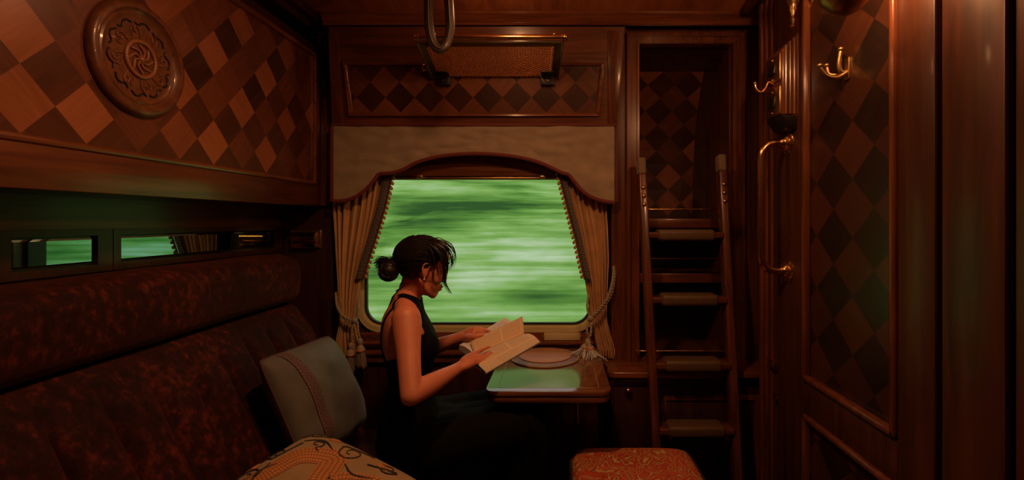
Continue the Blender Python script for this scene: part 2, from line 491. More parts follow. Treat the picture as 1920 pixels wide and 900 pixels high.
# hillside outside: soft bands of foliage colour
def greenery(name, seed, lift=0.0):
    m, nt, b = nmat(name)
    tc = N(nt, 'ShaderNodeNewGeometry').outputs['Position']
    mp = N(nt, 'ShaderNodeMapping', {'Vector': tc, 'Scale': (.24, .5, 1.25), 'Location': (seed, seed * 2, 0)}).outputs[0]
    n1 = N(nt, 'ShaderNodeTexNoise', {'Vector': mp, 'Scale': 1.9, 'Detail': 4, 'Roughness': .55}).outputs[0]
    mp2 = N(nt, 'ShaderNodeMapping', {'Vector': tc, 'Scale': (.10, .5, 3.4), 'Location': (seed * 3, 1, 0)}).outputs[0]
    n2 = N(nt, 'ShaderNodeTexNoise', {'Vector': mp2, 'Scale': 4.5, 'Detail': 3}).outputs[0]
    f = math_(nt, 'ADD', math_(nt, 'ADD', math_(nt, 'MULTIPLY', n1, .64), math_(nt, 'MULTIPLY', n2, .36)), lift)
    # a pale flowering stretch and a darker thicket on the bank
    f = math_(nt, 'ADD', math_(nt, 'MULTIPLY', math_(nt, 'SUBTRACT', f, .5), 1.2), .488)
    wp = N(nt, 'ShaderNodeNewGeometry').outputs['Position']
    for (cx, cz, rx, rz, amt) in ((-.6, .85, 1.9, .60, .13), (-1.95, 1.45, 1.4, .42, -.20), (-.5, 1.62, 1.5, .22, -.10), (-.33, .34, 1.0, .16, -.13), (-1.2, 2.1, 3.0, .22, .05), (-2.3, .7, .9, .25, -.06)):
        d = N(nt, 'ShaderNodeVectorMath', {0: wp, 1: (cx, 0, cz)}, operation='SUBTRACT').outputs[0]
        d = N(nt, 'ShaderNodeVectorMath', {0: d, 1: (1 / rx, 0, 1 / rz)}, operation='MULTIPLY').outputs[0]
        l = N(nt, 'ShaderNodeVectorMath', {0: d}, operation='LENGTH').outputs['Value']
        f = math_(nt, 'ADD', f, N(nt, 'ShaderNodeMapRange', {0: l, 1: 0, 2: 1.25, 3: amt, 4: 0.0}, interpolation_type='SMOOTHSTEP').outputs[0])
    col = ramp(nt, f, [(.28, (.035, .105, .030)), (.42, (.12, .29, .060)), (.54, (.25, .47, .14)), (.70, (.55, .71, .55))])
    nt.links.new(col, b.inputs['Base Color']); b.inputs['Roughness'].default_value = 1.0; b.inputs['Specular IOR Level'].default_value = 0.0
    return m
M['green1'] = greenery('bank_greenery', 3.1)
M['green2'] = greenery('hedge_greenery', 3.1, .012)
# ================================================================== SETTING
XR, XR2, XL, XB = .86, .95, -1.33, -1.13      # door plane, right wall behind it, left wall, berth face
ZC, ZH = 2.28, 2.37                           # cornice height, ceiling height
bm = B(); box(bm, -1.6, 1.2, -.7, 2.9, -.06, 0)
obj('floor', bm, M['carpet'], smooth=None, kind='structure')
bm = B(); box(bm, -1.6, 1.2, -.7, 1.85, ZH, ZH + .06); box(bm, -1.6, 1.2, 2.27, 2.9, 2.272, 2.34)
hexa(bm, [(-1.6, 1.85, ZH), (1.2, 1.85, ZH), (1.2, 2.27, 2.272), (-1.6, 2.27, 2.272), (-1.6, 1.85, ZH + .06), (1.2, 1.85, ZH + .06), (1.2, 2.27, 2.34), (-1.6, 2.27, 2.34)])
ceiling = obj('ceiling', bm, M['ceil'], smooth=None, kind='structure')
bm = B(); box(bm, XL - .08, XL, -.7, 2.52, 0, ZH + .02)
obj('wall_left', bm, M['wood_y'], smooth=None, kind='structure')
bm = B(); box(bm, -1.5, 1.1, -.7, -.6, 0, ZH + .02)
obj('wall_front', bm, M['wood_v'], smooth=None, kind='structure')

# right wall: a nearer thickness carrying the door, stepping back near the cabinet
bm = B()
box(bm, XR, XR + .2, -.6, 2.10, 0, ZH + .02)
box(bm, XR2, XR2 + .1, 2.10, 2.80, 0, ZH)
wall_right = obj('wall_right', bm, M['door_v'], smooth=None, kind='structure')
bm = B()
for y0, w, p in ((2.075, .03, .016), (2.035, .022, .01), (1.985, .02, .008)):
    box(bm, XR - p, XR + .002, y0 - w, y0, 0, ZC, .004)
obj('trim_1', bm, M['trim_v'], smooth=35, kind='structure')
bm = B(); box(bm, XR - .02, XR + .002, .93, 1.085, 0, ZC, .006); box(bm, XR - .008, XR + .002, -.5, .92, 0, ZC)
obj('trim_2', bm, M['door_v'], smooth=35, kind='structure')

# door: stiles, rails and a lozenge panel
bm = B()
box(bm, XR - .006, XR + .004, 1.10, 1.885, .03, 2.2)
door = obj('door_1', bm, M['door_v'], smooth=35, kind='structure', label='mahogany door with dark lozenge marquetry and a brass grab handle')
bm = B(); box(bm, XR - .022, XR - .004, 1.685, 1.885, .03, 2.2, .005); obj('stile', bm, M['door_v'], door)
bm = B(); box(bm, XR - .022, XR - .004, 1.10, 1.222, .03, 2.2, .005); obj('stile', bm, M['door_v'], door)
bm = B(); box(bm, XR - .022, XR - .004, 1.222, 1.685, .69, .80, .005); obj('rail', bm, M['door_v'], door)
bm = B(); box(bm, XR - .022, XR - .004, 1.222, 1.685, 2.1, 2.2, .005); obj('rail', bm, M['door_v'], door)
bm = B()
for y0, y1, z0, z1 in ((1.222, 1.685, .80, .822), (1.664, 1.685, .80, 2.1), (1.222, 1.243, .80, 2.1), (1.222, 1.685, .668, .69), (1.664, 1.685, .05, .69), (1.222, 1.243, .05, .69)):
    box(bm, XR - .032, XR - .005, y0, y1, z0, z1, .008, 3)
obj('bead_moulding', bm, M['trim_v'], door)
def door_tone(i, j):
    return .12 + random.uniform(-.05, .05) if (i % 2 == 0) else .72 + random.uniform(-.16, .12)
# dark lozenge centred at photo (1645, 330)
dY = XR * F0 / 601; dZ = EYE + 84 * XR / 601
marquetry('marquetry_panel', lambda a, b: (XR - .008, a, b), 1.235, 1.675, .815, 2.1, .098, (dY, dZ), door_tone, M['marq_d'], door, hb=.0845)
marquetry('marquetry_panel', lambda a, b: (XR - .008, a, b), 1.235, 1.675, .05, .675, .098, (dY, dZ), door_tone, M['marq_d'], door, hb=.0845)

# grab handle on the door stile
gh = thing('grab_handle', 'long polished brass grab handle on the mahogany door stile', 'door handle', (XR - .02, 1.797, 1.39))
zt, zb, yh, xh = 1.622, 1.158, 1.797, XR - .022
bm = B()
pts = [(xh, yh, zt), (xh - .045, yh, zt)] + [(xh - .045 - .052 * math.sin(a), yh, zt - .052 + .052 * math.cos(a)) for a in [PI / 2 * k / 6 for k in range(1, 7)]]
pts += [(xh - .097, yh, z) for z in (1.5, 1.39, 1.28)]
pts += [(xh - .045 - .052 * math.cos(a), yh, zb + .052 - .052 * math.sin(a)) for a in [PI / 2 * k / 6 for k in range(0, 7)]] + [(xh, yh, zb)]
tube(bm, pts, .0135, 14)
obj('bar', bm, M['brass'], gh, 50)
for z in (zt, zb):
    bm = B(); lathe(bm, [(.0, 0), (.042, 0), (.043, .004), (.036, .009), (.030, .010), (.031, .014), (.024, .02), (.0205, .024), (.017, .034), (.0, .036)], (xh + .002, yh, z), (-1, 0, 0), 28)
    obj('rose', bm, M['brass'], gh, 40)

def coat_hook(c, lab):
    """cast brass double hook: tall upright prong, long curled prong, small stub; c on the wall plane"""
    t = thing('coat_hook', lab, 'coat hook', c)
    x, y, z = c
    bm = B(); box(bm, x - .006, x + .001, y - .011, y + .011, z - .035, z + .03, .003)
    obj('back_plate', bm, M['brass_old'], t)
    bm = B()
    tube(bm, cr([(x - .004, y, z - .012), (x - .02, y + .002, z - .012), (x - .026, y + .002, z + .01), (x - .022, y, z + .05)], 6), .0065, 10, round_caps=True)
    ball(bm, (x - .022, y, z + .054), .009)
    obj('upright_prong', bm, M['brass_old'], t, 60)
    bm = B(); q = cr([(x - .004, y, z - .014), (x - .03, y + .004, z - .028), (x - .06, y + .006, z - .022), (x - .078, y + .006, z + .0), (x - .08, y + .006, z + .008)], 6)
    tube(bm, q, [.008 - .003 * i / (len(q) - 1) for i in range(len(q))], 10, round_caps=True); ball(bm, q[-1], .0085)
    obj('curled_prong', bm, M['brass_old'], t, 60)
    bm = B(); q = cr([(x - .004, y + .03, z - .012), (x - .03, y + .045, z - .006), (x - .036, y + .05, z + .022)], 5)
    tube(bm, q, .0055, 10, round_caps=True); ball(bm, q[-1], .0085); tube(bm, [(x - .006, y, z - .012), (x - .008, y + .03, z - .012)], .006, 8)
    obj('stub_prong', bm, M['brass_old'], t, 60)
coat_hook((XR - .008, 1.45, EYE + 290 * .85 / 551), 'brass double coat hook high on the lozenge marquetry door')

# fluted switch box by the door edge, with its own small hook
sb = thing('switch_box', 'fluted wooden box with brass switch plates beside the door edge', 'switch box', (.82, 1.775, 1.70))
y0, y1, x0, z0, z1 = 1.727, 1.86, .785, 1.70, 1.99
bm = B()
hexa(bm, [(x0, y0, z0 + .012), (XR, y0, z0), (XR, y1, z0), (x0, y1, z0 + .012), (x0, y0, z1 - .05), (XR, y0, z1 + .02), (XR, y1, z1 + .02), (x0, y1, z1 - .05)], .004)
for k in range(5):
    x = x0 + .012 + k * .0145
    tube(bm, [(x, y0 - .001, z0 + .012), (x, y0 - .001, z1 - .05 + (x - x0) * .9)], .0055, 10)
obj('fluted_body', bm, M['trim_v'], sb)
bm = B(); hexa(bm, [(x0 + .02, y0 + .01, z0 - .035), (XR, y0 + .005, z0 - .05), (XR, y1 - .01, z0 - .05), (x0 + .02, y1 - .02, z0 - .035), (x0 - .004, y0 - .004, z0 + .012), (XR, y0 - .004, z0), (XR, y1, z0), (x0 - .004, y1, z0 + .012)], .006)
obj('moulded_foot', bm, M['black'], sb)
for za, zz in ((1.715, 1.815), (1.835, 1.93)):
    bm = B(); box(bm, x0 - .006, x0 + .001, y0 + .008, y1 - .012, za, zz, .003)
    for z in (za + .012, zz - .012): ball(bm, (x0 - .006, (y0 + y1) / 2, z), .005, 8, 6)
    pl = obj('switch_plate', bm, M['brass_old'], sb)
    bm = B(); hexa(bm, [(x0 - .014, y0 + .04, za + .03), (x0 - .005, y0 + .04, za + .03), (x0 - .005, y1 - .045, za + .03), (x0 - .014, y1 - .045, za + .03),
                        (x0 - .009, y0 + .04, zz - .03), (x0 - .005, y0 + .04, zz - .03), (x0 - .005, y1 - .045, zz - .03), (x0 - .009, y1 - .045, zz - .03)], .002)
    obj('rocker', bm, M['black'], pl)
hk = thing('coat_hook', 'small curled brass hook on the fluted switch box by the door', 'coat hook', (x0, 1.80, 1.80))
bm = B(); q = cr([(x0 - .004, 1.80, 1.838), (x0 - .018, 1.80, 1.842), (x0 - .028, 1.80, 1.822), (x0 - .045, 1.80, 1.806), (x0 - .062, 1.80, 1.818), (x0 - .066, 1.80, 1.838)], 6)
tube(bm, q, .0052, 10, round_caps=True); ball(bm, q[-1], .007)
obj('prong', bm, M['brass'], hk, 60)
bm = B(); lathe(bm, [(0, 0), (.012, 0), (.011, .006), (0, .007)], (x0 + .001, 1.80, 1.838), (-1, 0, 0), 14); obj('rose', bm, M['brass'], hk)

# wall lamp: bracket, turned drop finial, arm, dark bowl and glass shade above the frame
wl = thing('wall_lamp', 'dark brass wall lamp with turned drop finial above the switch box', 'wall lamp', (XR, 1.70, 2.05))
fx, fy, fz = .80, 1.68, 2.005
bm = B(); lathe(bm, [(0, -.005), (.011, 0), (.009, .008), (.005, .012), (.008, .02), (.011, .027), (.006, .034), (.008, .045), (.013, .06), (.011, .068), (.017, .078), (.022, .088), (.018, .095), (.028, .105), (.032, .118), (.026, .13), (.0, .134)], (fx, fy, fz - .01), (0, 0, 1), 20)
obj('finial', bm, M['brass_old'], wl, 50)
bm = B(); lathe(bm, [(0, 0), (.04, 0), (.045, .006), (.03, .014), (.018, .02), (0, .022)], (XR, fy, fz + .09), (-1, 0, 0), 20)
tube(bm, [(XR - .01, fy, fz + .09), (fx, fy, fz + .09)], .011, 10)
obj('backplate', bm, M['brass_old'], wl)
ax, ay = .68, 1.169
bm = B(); tube(bm, cr([(fx, fy, fz + .09), (.79, 1.58, fz + .075), (.755, 1.45, fz + .0), (.72, 1.30, fz - .05), (ax, ay, fz - .075)], 8), .010, 12); obj('arm', bm, M['brass_old'], wl, 60)
bm = B(); lathe(bm, [(0, -.095), (.012, -.092), (.03, -.083), (.052, -.062), (.062, -.035), (.060, -.02), (.045, -.008), (.02, 0), (.018, .02), (0, .02)], (ax, ay, fz - .087), (0, 0, 1), 28)
obj('bowl', bm, M['brass_old'], wl, 60)
bm = B()
prof = [(.022, .018), (.055, .035), (.085, .07), (.10, .11), (.105, .15)]
lathe_open = []
o = Vector((ax, ay, fz - .085))
for r, h in prof: lathe_open.append([bm.verts.new(o + Vector((r * math.cos(2 * PI * k / 32), r * math.sin(2 * PI * k / 32), h))) for k in range(32)])
for a_, b_ in zip(lathe_open, lathe_open[1:]):
    for k in range(32): bm.faces.new((a_[k], a_[(k + 1) % 32], b_[(k + 1) % 32], b_[k]))
sh = obj('glass_shade', bm, M['glass'], wl, 60)
LAMP = Vector((ax, ay, fz + .0))

# small brass latch plates low on the door edge
for pxl, pyl, lab in ((1451, 682, 'small brass latch low on the door edge, the upper one'), (1462, 746, 'small brass latch low on the door edge, the lower one')):
    yy = XR * F0 / (pxl - CX); c = P(pxl, pyl, yy)
    t = thing('door_latch', lab, 'latch', (XR, yy, c.z))
    bm = B(); box(bm, XR - .014, XR + .001, yy - .035, yy + .03, c.z - .018, c.z + .018, .003); obj('plate', bm, M['brass_old'], t)
    bm = B(); box(bm, XR - .026, XR - .012, yy - .02, yy + .0, c.z - .006, c.z + .006, .003); obj('bolt', bm, M['brass'], t)

# ---------------------------------------------------------------- back wall with the window hole
YW = 2.40
wx0, wx1 = P(684, 0, YW).x, P(1109, 0, YW).x
wz0, wz1 = P(0, 612, YW).z, P(0, 326, YW).z
bm = B()
box(bm, -1.5, wx0, YW, YW + .02, 0, ZC)
box(bm, wx1, .335, YW, YW + .02, 0, ZC)
box(bm, wx0, wx1, YW, YW + .02, 0, wz0)
box(bm, wx0, wx1, YW, YW + .02, wz1, ZC)
box(bm, .335, 1.1, 2.80, 2.9, 0, ZC)
wall_back = obj('wall_back', bm, M['dark_v'], smooth=None, kind='structure')
# sloping upper panel, recessed lozenges
def lean(px, py):
    t = (py - 45) / (237 - 45); return P(px, py, 2.245 + (2.315 - 2.245) * t)
bm = B()
q = [lean(622, 237), lean(1157, 237), lean(1172, 50), lean(616, 50)]
hexa(bm, [q[0], q[1], q[1] + Vector((0, .1, 0)), q[0] + Vector((0, .1, 0)), q[3], q[2], q[2] + Vector((0, .14, 0)), q[3] + Vector((0, .14, 0))])
obj('upper_panel', bm, M['wood_x'], wall_back, None)
up = Vector((0, -.012, 0))
bm = B()
IN = [(664, 213), (1117, 213), (1126, 124), (652, 124)]
OUT = [(656, 219), (1124, 219), (1133, 117), (645, 117)]
for k in range(4):
    a, b_ = OUT[k], OUT[(k + 1) % 4]; c, d_ = IN[(k + 1) % 4], IN[k]
    A, Bq, Cq, Dq = lean(*a), lean(*b_), lean(*c), lean(*d_)
    o1, o2 = Vector((0, -.003, 0)), Vector((0, -.016, 0))
    hexa(bm, [A + o1, Bq + o1, Cq + o1, Dq + o1, A + o2, Bq + o2, Cq + o2 * .7, Dq + o2 * .7], .003)
obj('panel_moulding', bm, M['trim_x'], wall_back)
def btone(i, j): return random.uniform(.08, .2) if i % 2 == 0 else random.uniform(.5, .8)
def leanw(a, b):   # a,b in metres on the leaning plane
    t = (1.79 - b) / (1.79 - 2.25); Y = 2.315 + (2.245 - 2.315) * t
    return Vector((a, Y - .004, b))
c0 = lean(860, 183)
x_l, x_r = lean(660, 170).x, lean(1120, 170).x
marquetry('marquetry_panel', leanw, x_l, x_r, lean(0, 213).z, lean(0, 124).z, .0675, (c0.x, c0.z), btone, M['marq_b'], wall_back)
# raised stiles beside it
bm = B()
for xa, xb, xc, xd in ((616, 634, 645, 624), (1140, 1171, 1157, 1140)):
    a = [lean(xd, 236), lean(xc, 236), lean(xb, 58), lean(xa, 58)]
    hexa(bm, [p_ + Vector((0, .01, 0)) for p_ in (a[0], a[1], a[2], a[3])] + [p_ + Vector((0, -.008, 0)) for p_ in (a[0], a[1], a[2], a[3])], .002)
obj('upper_stile', bm, M['wood_v'], wall_back)
# cornice at the back and along both sides
bm = B()
molding(bm, (-1.06, 2.26, ZC - .052), (.95, 2.26, ZC - .052), [(p_, q_ * 1.06) for p_, q_ in CORNICE], (0, -1, 0), (0, 0, 1))
obj('trim_3', bm, M['trim_x'], kind='structure')
bm = B()
box(bm, XB - .1, XB + .05, -.6, 2.24, ZC - .04, ZC + .001, .01); box(bm, XB - .1, XB + .02, -.6, 2.24, ZC - .07, ZC - .03, .008)
obj('trim_4', bm, M['dark_v'], kind='structure')
bm = B()
box(bm, XR - .05, XR + .01, -.6, 2.16, ZC - .045, ZC + .001, .012)
obj('trim_5', bm, M['dark_v'], kind='structure')

# window: brass ring, rubber, pane, wooden casing with arched head and screwed sill band
win = thing('window_1', 'wide round-cornered train window in a brass frame', 'window', ((wx0 + wx1) / 2, YW, wz0)); win['kind'] = 'structure'
def wrect(l, r, t, b_, rad): 
    p0, p1 = P(l, b_, YW), P(r, t, YW); q = rad * YW / F0
    return rrect(p0.x, p1.x, p0.z, p1.z, (6 * YW / F0, 6 * YW / F0, q, q), 8)
fnw = lambda a, b, h: (a, YW + h, b)
bm = B(); ring_prism(bm, wrect(671, 1121, 322, 622, 46), wrect(681, 1111, 331, 612, 36), fnw, -.018, .03)
ring_prism(bm, wrect(681, 1111, 331, 612, 36), wrect(684, 1108, 334, 609, 33), fnw, -.010, .03)
obj('frame', bm, M['brass_pale'], win)
bm = B(); ring_prism(bm, wrect(684, 1108, 334, 609, 33), wrect(688, 1104, 337, 605, 30), fnw, -.002, .018); obj('rubber_seal', bm, M['rubber'], win)
bm = B(); p0, p1 = P(682, 611, YW), P(1110, 331, YW)
box(bm, p0.x, p1.x, YW + .010, YW + .015, p0.z, p1.z); obj('pane', bm, M['glass'], win, None)
bm = B(); a, b_ = P(736, 337, YW - .02), P(1052, 331, YW - .02); box(bm, a.x, b_.x, YW - .025, YW - .01, a.z, b_.z, .003); 
for px in (790, 1018):
    c = P(px, 333, YW); box(bm, c.x - .016, c.x + .016, YW - .04, YW - .02, c.z - .008, c.z + .008, .003)
obj('top_rail', bm, M['brass_old'], win)
# arched wooden head
bm = B()
poly = []
for px, py in ((712, 330), (735, 318), (765, 306), (800, 295), (845, 287), (895, 284), (945, 287), (1000, 296), (1035, 307), (1060, 318), (1085, 330)):
    c = P(px, py, YW - .03); poly.append((c.x, c.z))
prism(bm, poly, lambda a, b, h: (a, YW + h, b), -.035, .0)
obj('arched_head', bm, M['trim_x'], win)
# wood and brass band under the frame, then the ledge
bm = B(); a, b_ = P(664, 652, YW - .02), P(1130, 623, YW - .02)
box(bm, a.x, b_.x, YW - .022, YW, a.z, b_.z, .004); band = obj('sill_band', bm, M['trim_x'], win)
for px in (700, 1018, 1090):
    bm = B(); c = P(px, 632, YW - .024); lathe(bm, [(0, -.001), (.009, 0), (.009, .002), (.003, .004), (0, .004)], (c.x, YW - .022, c.z), (0, -1, 0), 12); obj('screw', bm, M['brass_old'], band)
bm = B(); a, b_ = P(1020, 638, YW - .024), P(1088, 624, YW - .024); box(bm, a.x, b_.x, YW - .0245, YW - .018, a.z, b_.z, .002); obj('brass_strip', bm, M['brass_pale'], band)
bm = B(); a, b_ = P(628, 0, 2.36), P(1150, 0, 2.36)
box(bm, a.x, b_.x, 2.352, YW, .700, .722, .008); box(bm, a.x, b_.x, 2.372, YW, .66, .70, .006); box(bm, a.x, b_.x, 2.362, YW, .748, .764, .006)
obj('trim_6', bm, M['trim_x'], kind='structure')
# heater louvre low on the wall right of the table
lv = thing('louvre_vent', 'dark louvred vent below the table, beside the cabinet', 'vent', (.20, YW, .30))
bm = B(); box(bm, .166, .238, YW - .012, YW, .30, .62, .004); obj('vent_frame', bm, M['black'], lv)
for k in range(9):
    z = .33 + k * .03; xa, xb = .172, .232
    bm = B(); hexa(bm, [(xa, YW - .022, z), (xb, YW - .022, z), (xb, YW - .01, z + .012), (xa, YW - .01, z + .012), (xa, YW - .018, z + .004), (xb, YW - .018, z + .004), (xb, YW - .006, z + .016), (xa, YW - .006, z + .016)]); obj('slat', bm, M['dark_v'], lv)

# outside: a leafy bank rising from the track
bm = B()
def bank(u, v):
    x = -16 + 28 * u; y = 4.2 + 9.5 * v
    z = -1.3 + 6.8 * v ** 1.1 + .5 * mnoise.noise((x * .25, y * .5, 1.7)) + .18 * mnoise.noise((x * .9, y * 1.6, 4.2))
    return Vector((x, y, z))
grid(bm, 120, 50, bank)
bm.faces.ensure_lookup_table()
obj('terrain', bm, M['green1'], smooth=180, kind='structure', label='green hillside seen through the train window')

# ================================================================== LEFT SIDE
# folded upper berth
ub = thing('upper_berth', 'folded mahogany upper berth with lozenge marquetry and round carved medallion', 'bunk bed', (-1.23, 1.3, 1.407))
zb0, zb1 = 1.407, 2.16
mz0, mz1, my1 = 1.522, 2.105, 2.30
bm = B(); box(bm, XL + .005, XB - .012, -.4, 2.36, zb0, zb1, .004); obj('berth_body', bm, M['dark_v'], ub)
bm = B(); box(bm, XB - .014, XB + .006, -.4, 2.365, zb0, mz0 - .012, .006); obj('bottom_rail', bm, M['wood_y'], ub)
bm = B(); box(bm, XB - .014, XB + .006, -.4, 2.365, mz1 + .01, zb1, .006); obj('top_rail', bm, M['dark_v'], ub)
bm = B(); box(bm, XB - .014, XB + .006, my1 + .014, 2.365, mz0 - .012, mz1 + .01, .004); obj('end_stile', bm, M['wood_v'], ub)
bm = B()
tube(bm, [(XB + .003, -.4, mz0 - .008), (XB + .003, my1 + .008, mz0 - .008)], .010, 10)
tube(bm, [(XB + .003, my1 + .008, mz0 - .008), (XB + .003, my1 + .008, mz1)], .008, 10)
tube(bm, [(XB + .003, -.4, mz1 + .006), (XB + .003, my1 + .008, mz1 + .006)], .012, 10)
obj('bead_moulding', bm, M['trim_y'], ub)
LT = {(-1, 3): .8, (1, 3): .5, (3, 3): .85, (5, 3): .45, (7, 3): .6, (9, 3): .35, (0, 2): .45, (2, 2): .08, (4, 2): .42, (6, 2): .05, (8, 2): .38, (-1, 1): .6, (1, 1): .92, (3, 1): .45,
      (5, 1): .85, (7, 1): .4, (9, 1): .35, (0, 0): .08, (2, 0): .5, (4, 0): .08, (6, 0): .22, (8, 0): .1, (-6, 0): .35, (-4, 0): .4, (-1, -1): .85, (1, -1): .55, (3, -1): .95, (5, -1): .45,
      (7, -1): .7, (9, -1): .3, (-5, -1): .45, (-7, -1): .85, (-3, -1): .4, (-6, -2): .22, (-4, -2): .25, (-2, -2): .3, (0, -2): .25, (2, -2): .2, (4, -2): .25, (6, -2): .2, (8, -2): .15,
      (-7, -3): .78, (-5, -3): .9, (-3, -3): .42, (-1, -3): .7, (1, -3): .92, (3, -3): .5, (5, -3): .8, (7, -3): .35, (9, -3): .5, (4, 4): .4, (6, 4): .2, (8, 4): .4, (-4, 2): .35, (-6, 2): .3,
      (-8, -2): .3, (-8, 0): .7, (-9, -1): .7, (-7, 1): .8, (-5, 1): .5, (-8, -4): .3}
def ltone(i, j):
    return LT.get((i, j), (.25 if j == -4 else random.choice([.2, .4, .5, .8])))
marquetry('marquetry_panel', lambda a, b: (XB, a, b), -.4, my1, mz0, mz1, .0737, (1.560, 1.819), ltone, M['marq_l'], ub)
# medallion
mc = Vector((XB, 1.335, EYE + .434))
def md(r, a, h): return Vector((XB + h, mc.y + r * math.cos(a), mc.z + r * math.sin(a)))
bm = B(); lathe(bm, [(0, -.004), (.150, -.004), (.153, .006), (.149, .016), (.140, .021), (.131, .020), (.126, .013), (.121, .009), (.116, .012), (.111, .009), (.100, .009), (0, .009)], mc, (1, 0, 0), 72)
med = obj('medallion', bm, plain('medallion_walnut', (.17, .06, .026), .34, coat=.3, var=.35, vs=40), ub, 40)
bm = B()
tube(bm, [md(.047, 2 * PI * k / 48, .011) for k in range(48)], .0055, 8, closed=True)
for k in range(8):
    tube(bm, cr([md(.006, k * PI / 4, .011), md(.022, k * PI / 4 + .35, .011), md(.040, k * PI / 4 + .95, .011)], 5), [.0035] * 10 + [.002], 6)
ball(bm, md(0, 0, .011), .008)
obj('carved_whorl', bm, plain('pale_inlay', (.34, .135, .055), .36, coat=.3), med, 60)
bm = B()
for k in range(8):
    a = k * PI / 4
    tube(bm, cr([md(.055, a, .010), md(.075, a + .05, .010), md(.086, a + .16, .010), md(.082, a + .28, .010), md(.070, a + .24, .010), md(.071, a + .15, .010)], 5), .0022, 6)
    tube(bm, cr([md(.06, a + .4, .010), md(.072, a + .46, .010), md(.08, a + .40, .010), md(.07, a + .33, .010)], 5), .0018, 6)
obj('carved_leaves', bm, plain('leaf_inlay', (.27, .10, .04), .4), med, 60)
bm = B()
for k in range(10):
    a = k * PI / 5
    tube(bm, cr([md(.094, a, .0095), md(.101, a + .14, .0095), md(.098, a + .28, .0095), md(.090, a + .40, .0095), md(.097, a + .52, .0095)], 5), [.0028] * 20 + [.0012], 6)
obj('scroll_border', bm, plain('dark_inlay', (.03, .014, .008), .4), med, 60)
# catch at the berth's far end
bm = B(); c = P(598, 70, 2.34); box(bm, c.x - .02, c.x + .012, 2.32, 2.35, c.z - .012, c.z + .012, .004); tube(bm, [(c.x, 2.32, c.z - .005), (c.x, 2.30, c.z - .015)], .006, 8)
obj('latch', bm, M['brass'], ub)
# end pilaster between berth and curtain
bm = B()
a, b_ = P(603, 386, 2.385), P(622, 186, 2.385)
box(bm, a.x - .03, b_.x, 2.367, 2.40, a.z, b_.z, .004); box(bm, b_.x - .022, b_.x - .01, 2.357, 2.37, a.z, b_.z, .003)
box(bm, a.x - .03, a.x + .0, 2.367, 2.40, b_.z, 2.24, .004)
obj('trim_7', bm, M['trim_v'], kind='structure')
bm = B(); box(bm, XL, P(626, 0, 2.39).x, 2.385, 2.40, .0, 1.40, .003)
obj('trim_8', bm, M['dark_v'], kind='structure')

# strip mirrors below the berth
def mirror(y0, y1, z0, z1, f0, f1, lab):
    t = thing('wall_mirror', lab, 'mirror', (XL, (y0 + y1) / 2, z0), 'strip mirrors above the sofa')
    o_ = [(f0, z0 - .02), (f1, z0 - .02), (f1, z1 + .018), (f0, z1 + .018)]; i_ = [(y0, z0), (y1, z0), (y1, z1), (y0, z1)]
    fn = lambda a, b, h: (XL + h, a, b)
    bm = B(); ring_prism(bm, o_, i_, fn, .0005, .014); obj('frame', bm, M['dark_v'], t)
    bm = B(); e = .011
    j_ = [(y0 + e, z0 + e), (y1 - e, z0 + e), (y1 - e, z1 - e), (y0 + e, z1 - e)]
    L1 = [bm.verts.new(fn(a, b, .0025)) for a, b in i_]; L2 = [bm.verts.new(fn(a, b, .0055)) for a, b in j_]
    for k in range(4): bm.faces.new((L1[k], L1[(k + 1) % 4], L2[(k + 1) % 4], L2[k]))
    bm.faces.new(L2); bm.faces.new(L1[::-1])
    obj('mirror_glass', bm, M['mirror'], t, None)
mirror(1.197, 1.423, 1.214, 1.298, 1.10, 1.470, 'short strip mirror with slanted glass edge, nearer the camera, above the red sofa')
mirror(1.4975, 2.330, 1.214, 1.298, 1.473, 2.375, 'long strip mirror with slanted glass edge, reaching to the ashtray above the red sofa')

# brass wall ashtray
a0, a1 = P(545, 466, YW - .02), P(603, 430, YW - .02)
at = thing('ashtray', 'polished brass wall ashtray with rounded lid beside the curtain', 'ashtray', ((a0.x + a1.x) / 2, YW - .015, a0.z))
bm = B(); box(bm, a0.x, a1.x, YW - .024, YW - .014, a0.z, a1.z, .004, 3)
pl = obj('plate', bm, M['brass_old'], at)
for sx in (a0.x + .012, a1.x - .012):
    for sz in (a0.z + .01, a1.z - .01):
        bm = B(); ball(bm, (sx, YW - .025, sz), .004, 8, 6); obj('screw', bm, M['brass'], pl)
bm = B()
w0, w1, zc, r = a0.x + .018, a1.x - .018, (a0.z + a1.z) / 2 + .008, .026
prof = [(YW - .024 - r * 1.3 * math.cos(t), zc + r * math.sin(t)) for t in [-PI / 2 + PI * k / 14 for k in range(15)]]
prism(bm, prof, lambda a, b, h: (h, a, b), w0, w1)
obj('lid', bm, M['brass'], at, 50)
bm = B(); hexa(bm, [(w0, YW - .05, a0.z + .006), (w1, YW - .05, a0.z + .006), (w1, YW - .024, a0.z + .006), (w0, YW - .024, a0.z + .006), (w0, YW - .058, zc - r - .002), (w1, YW - .058, zc - r - .002), (w1, YW - .024, zc - r - .002), (w0, YW - .024, zc - r - .002)], .003)
obj('tray', bm, M['brass'], at)

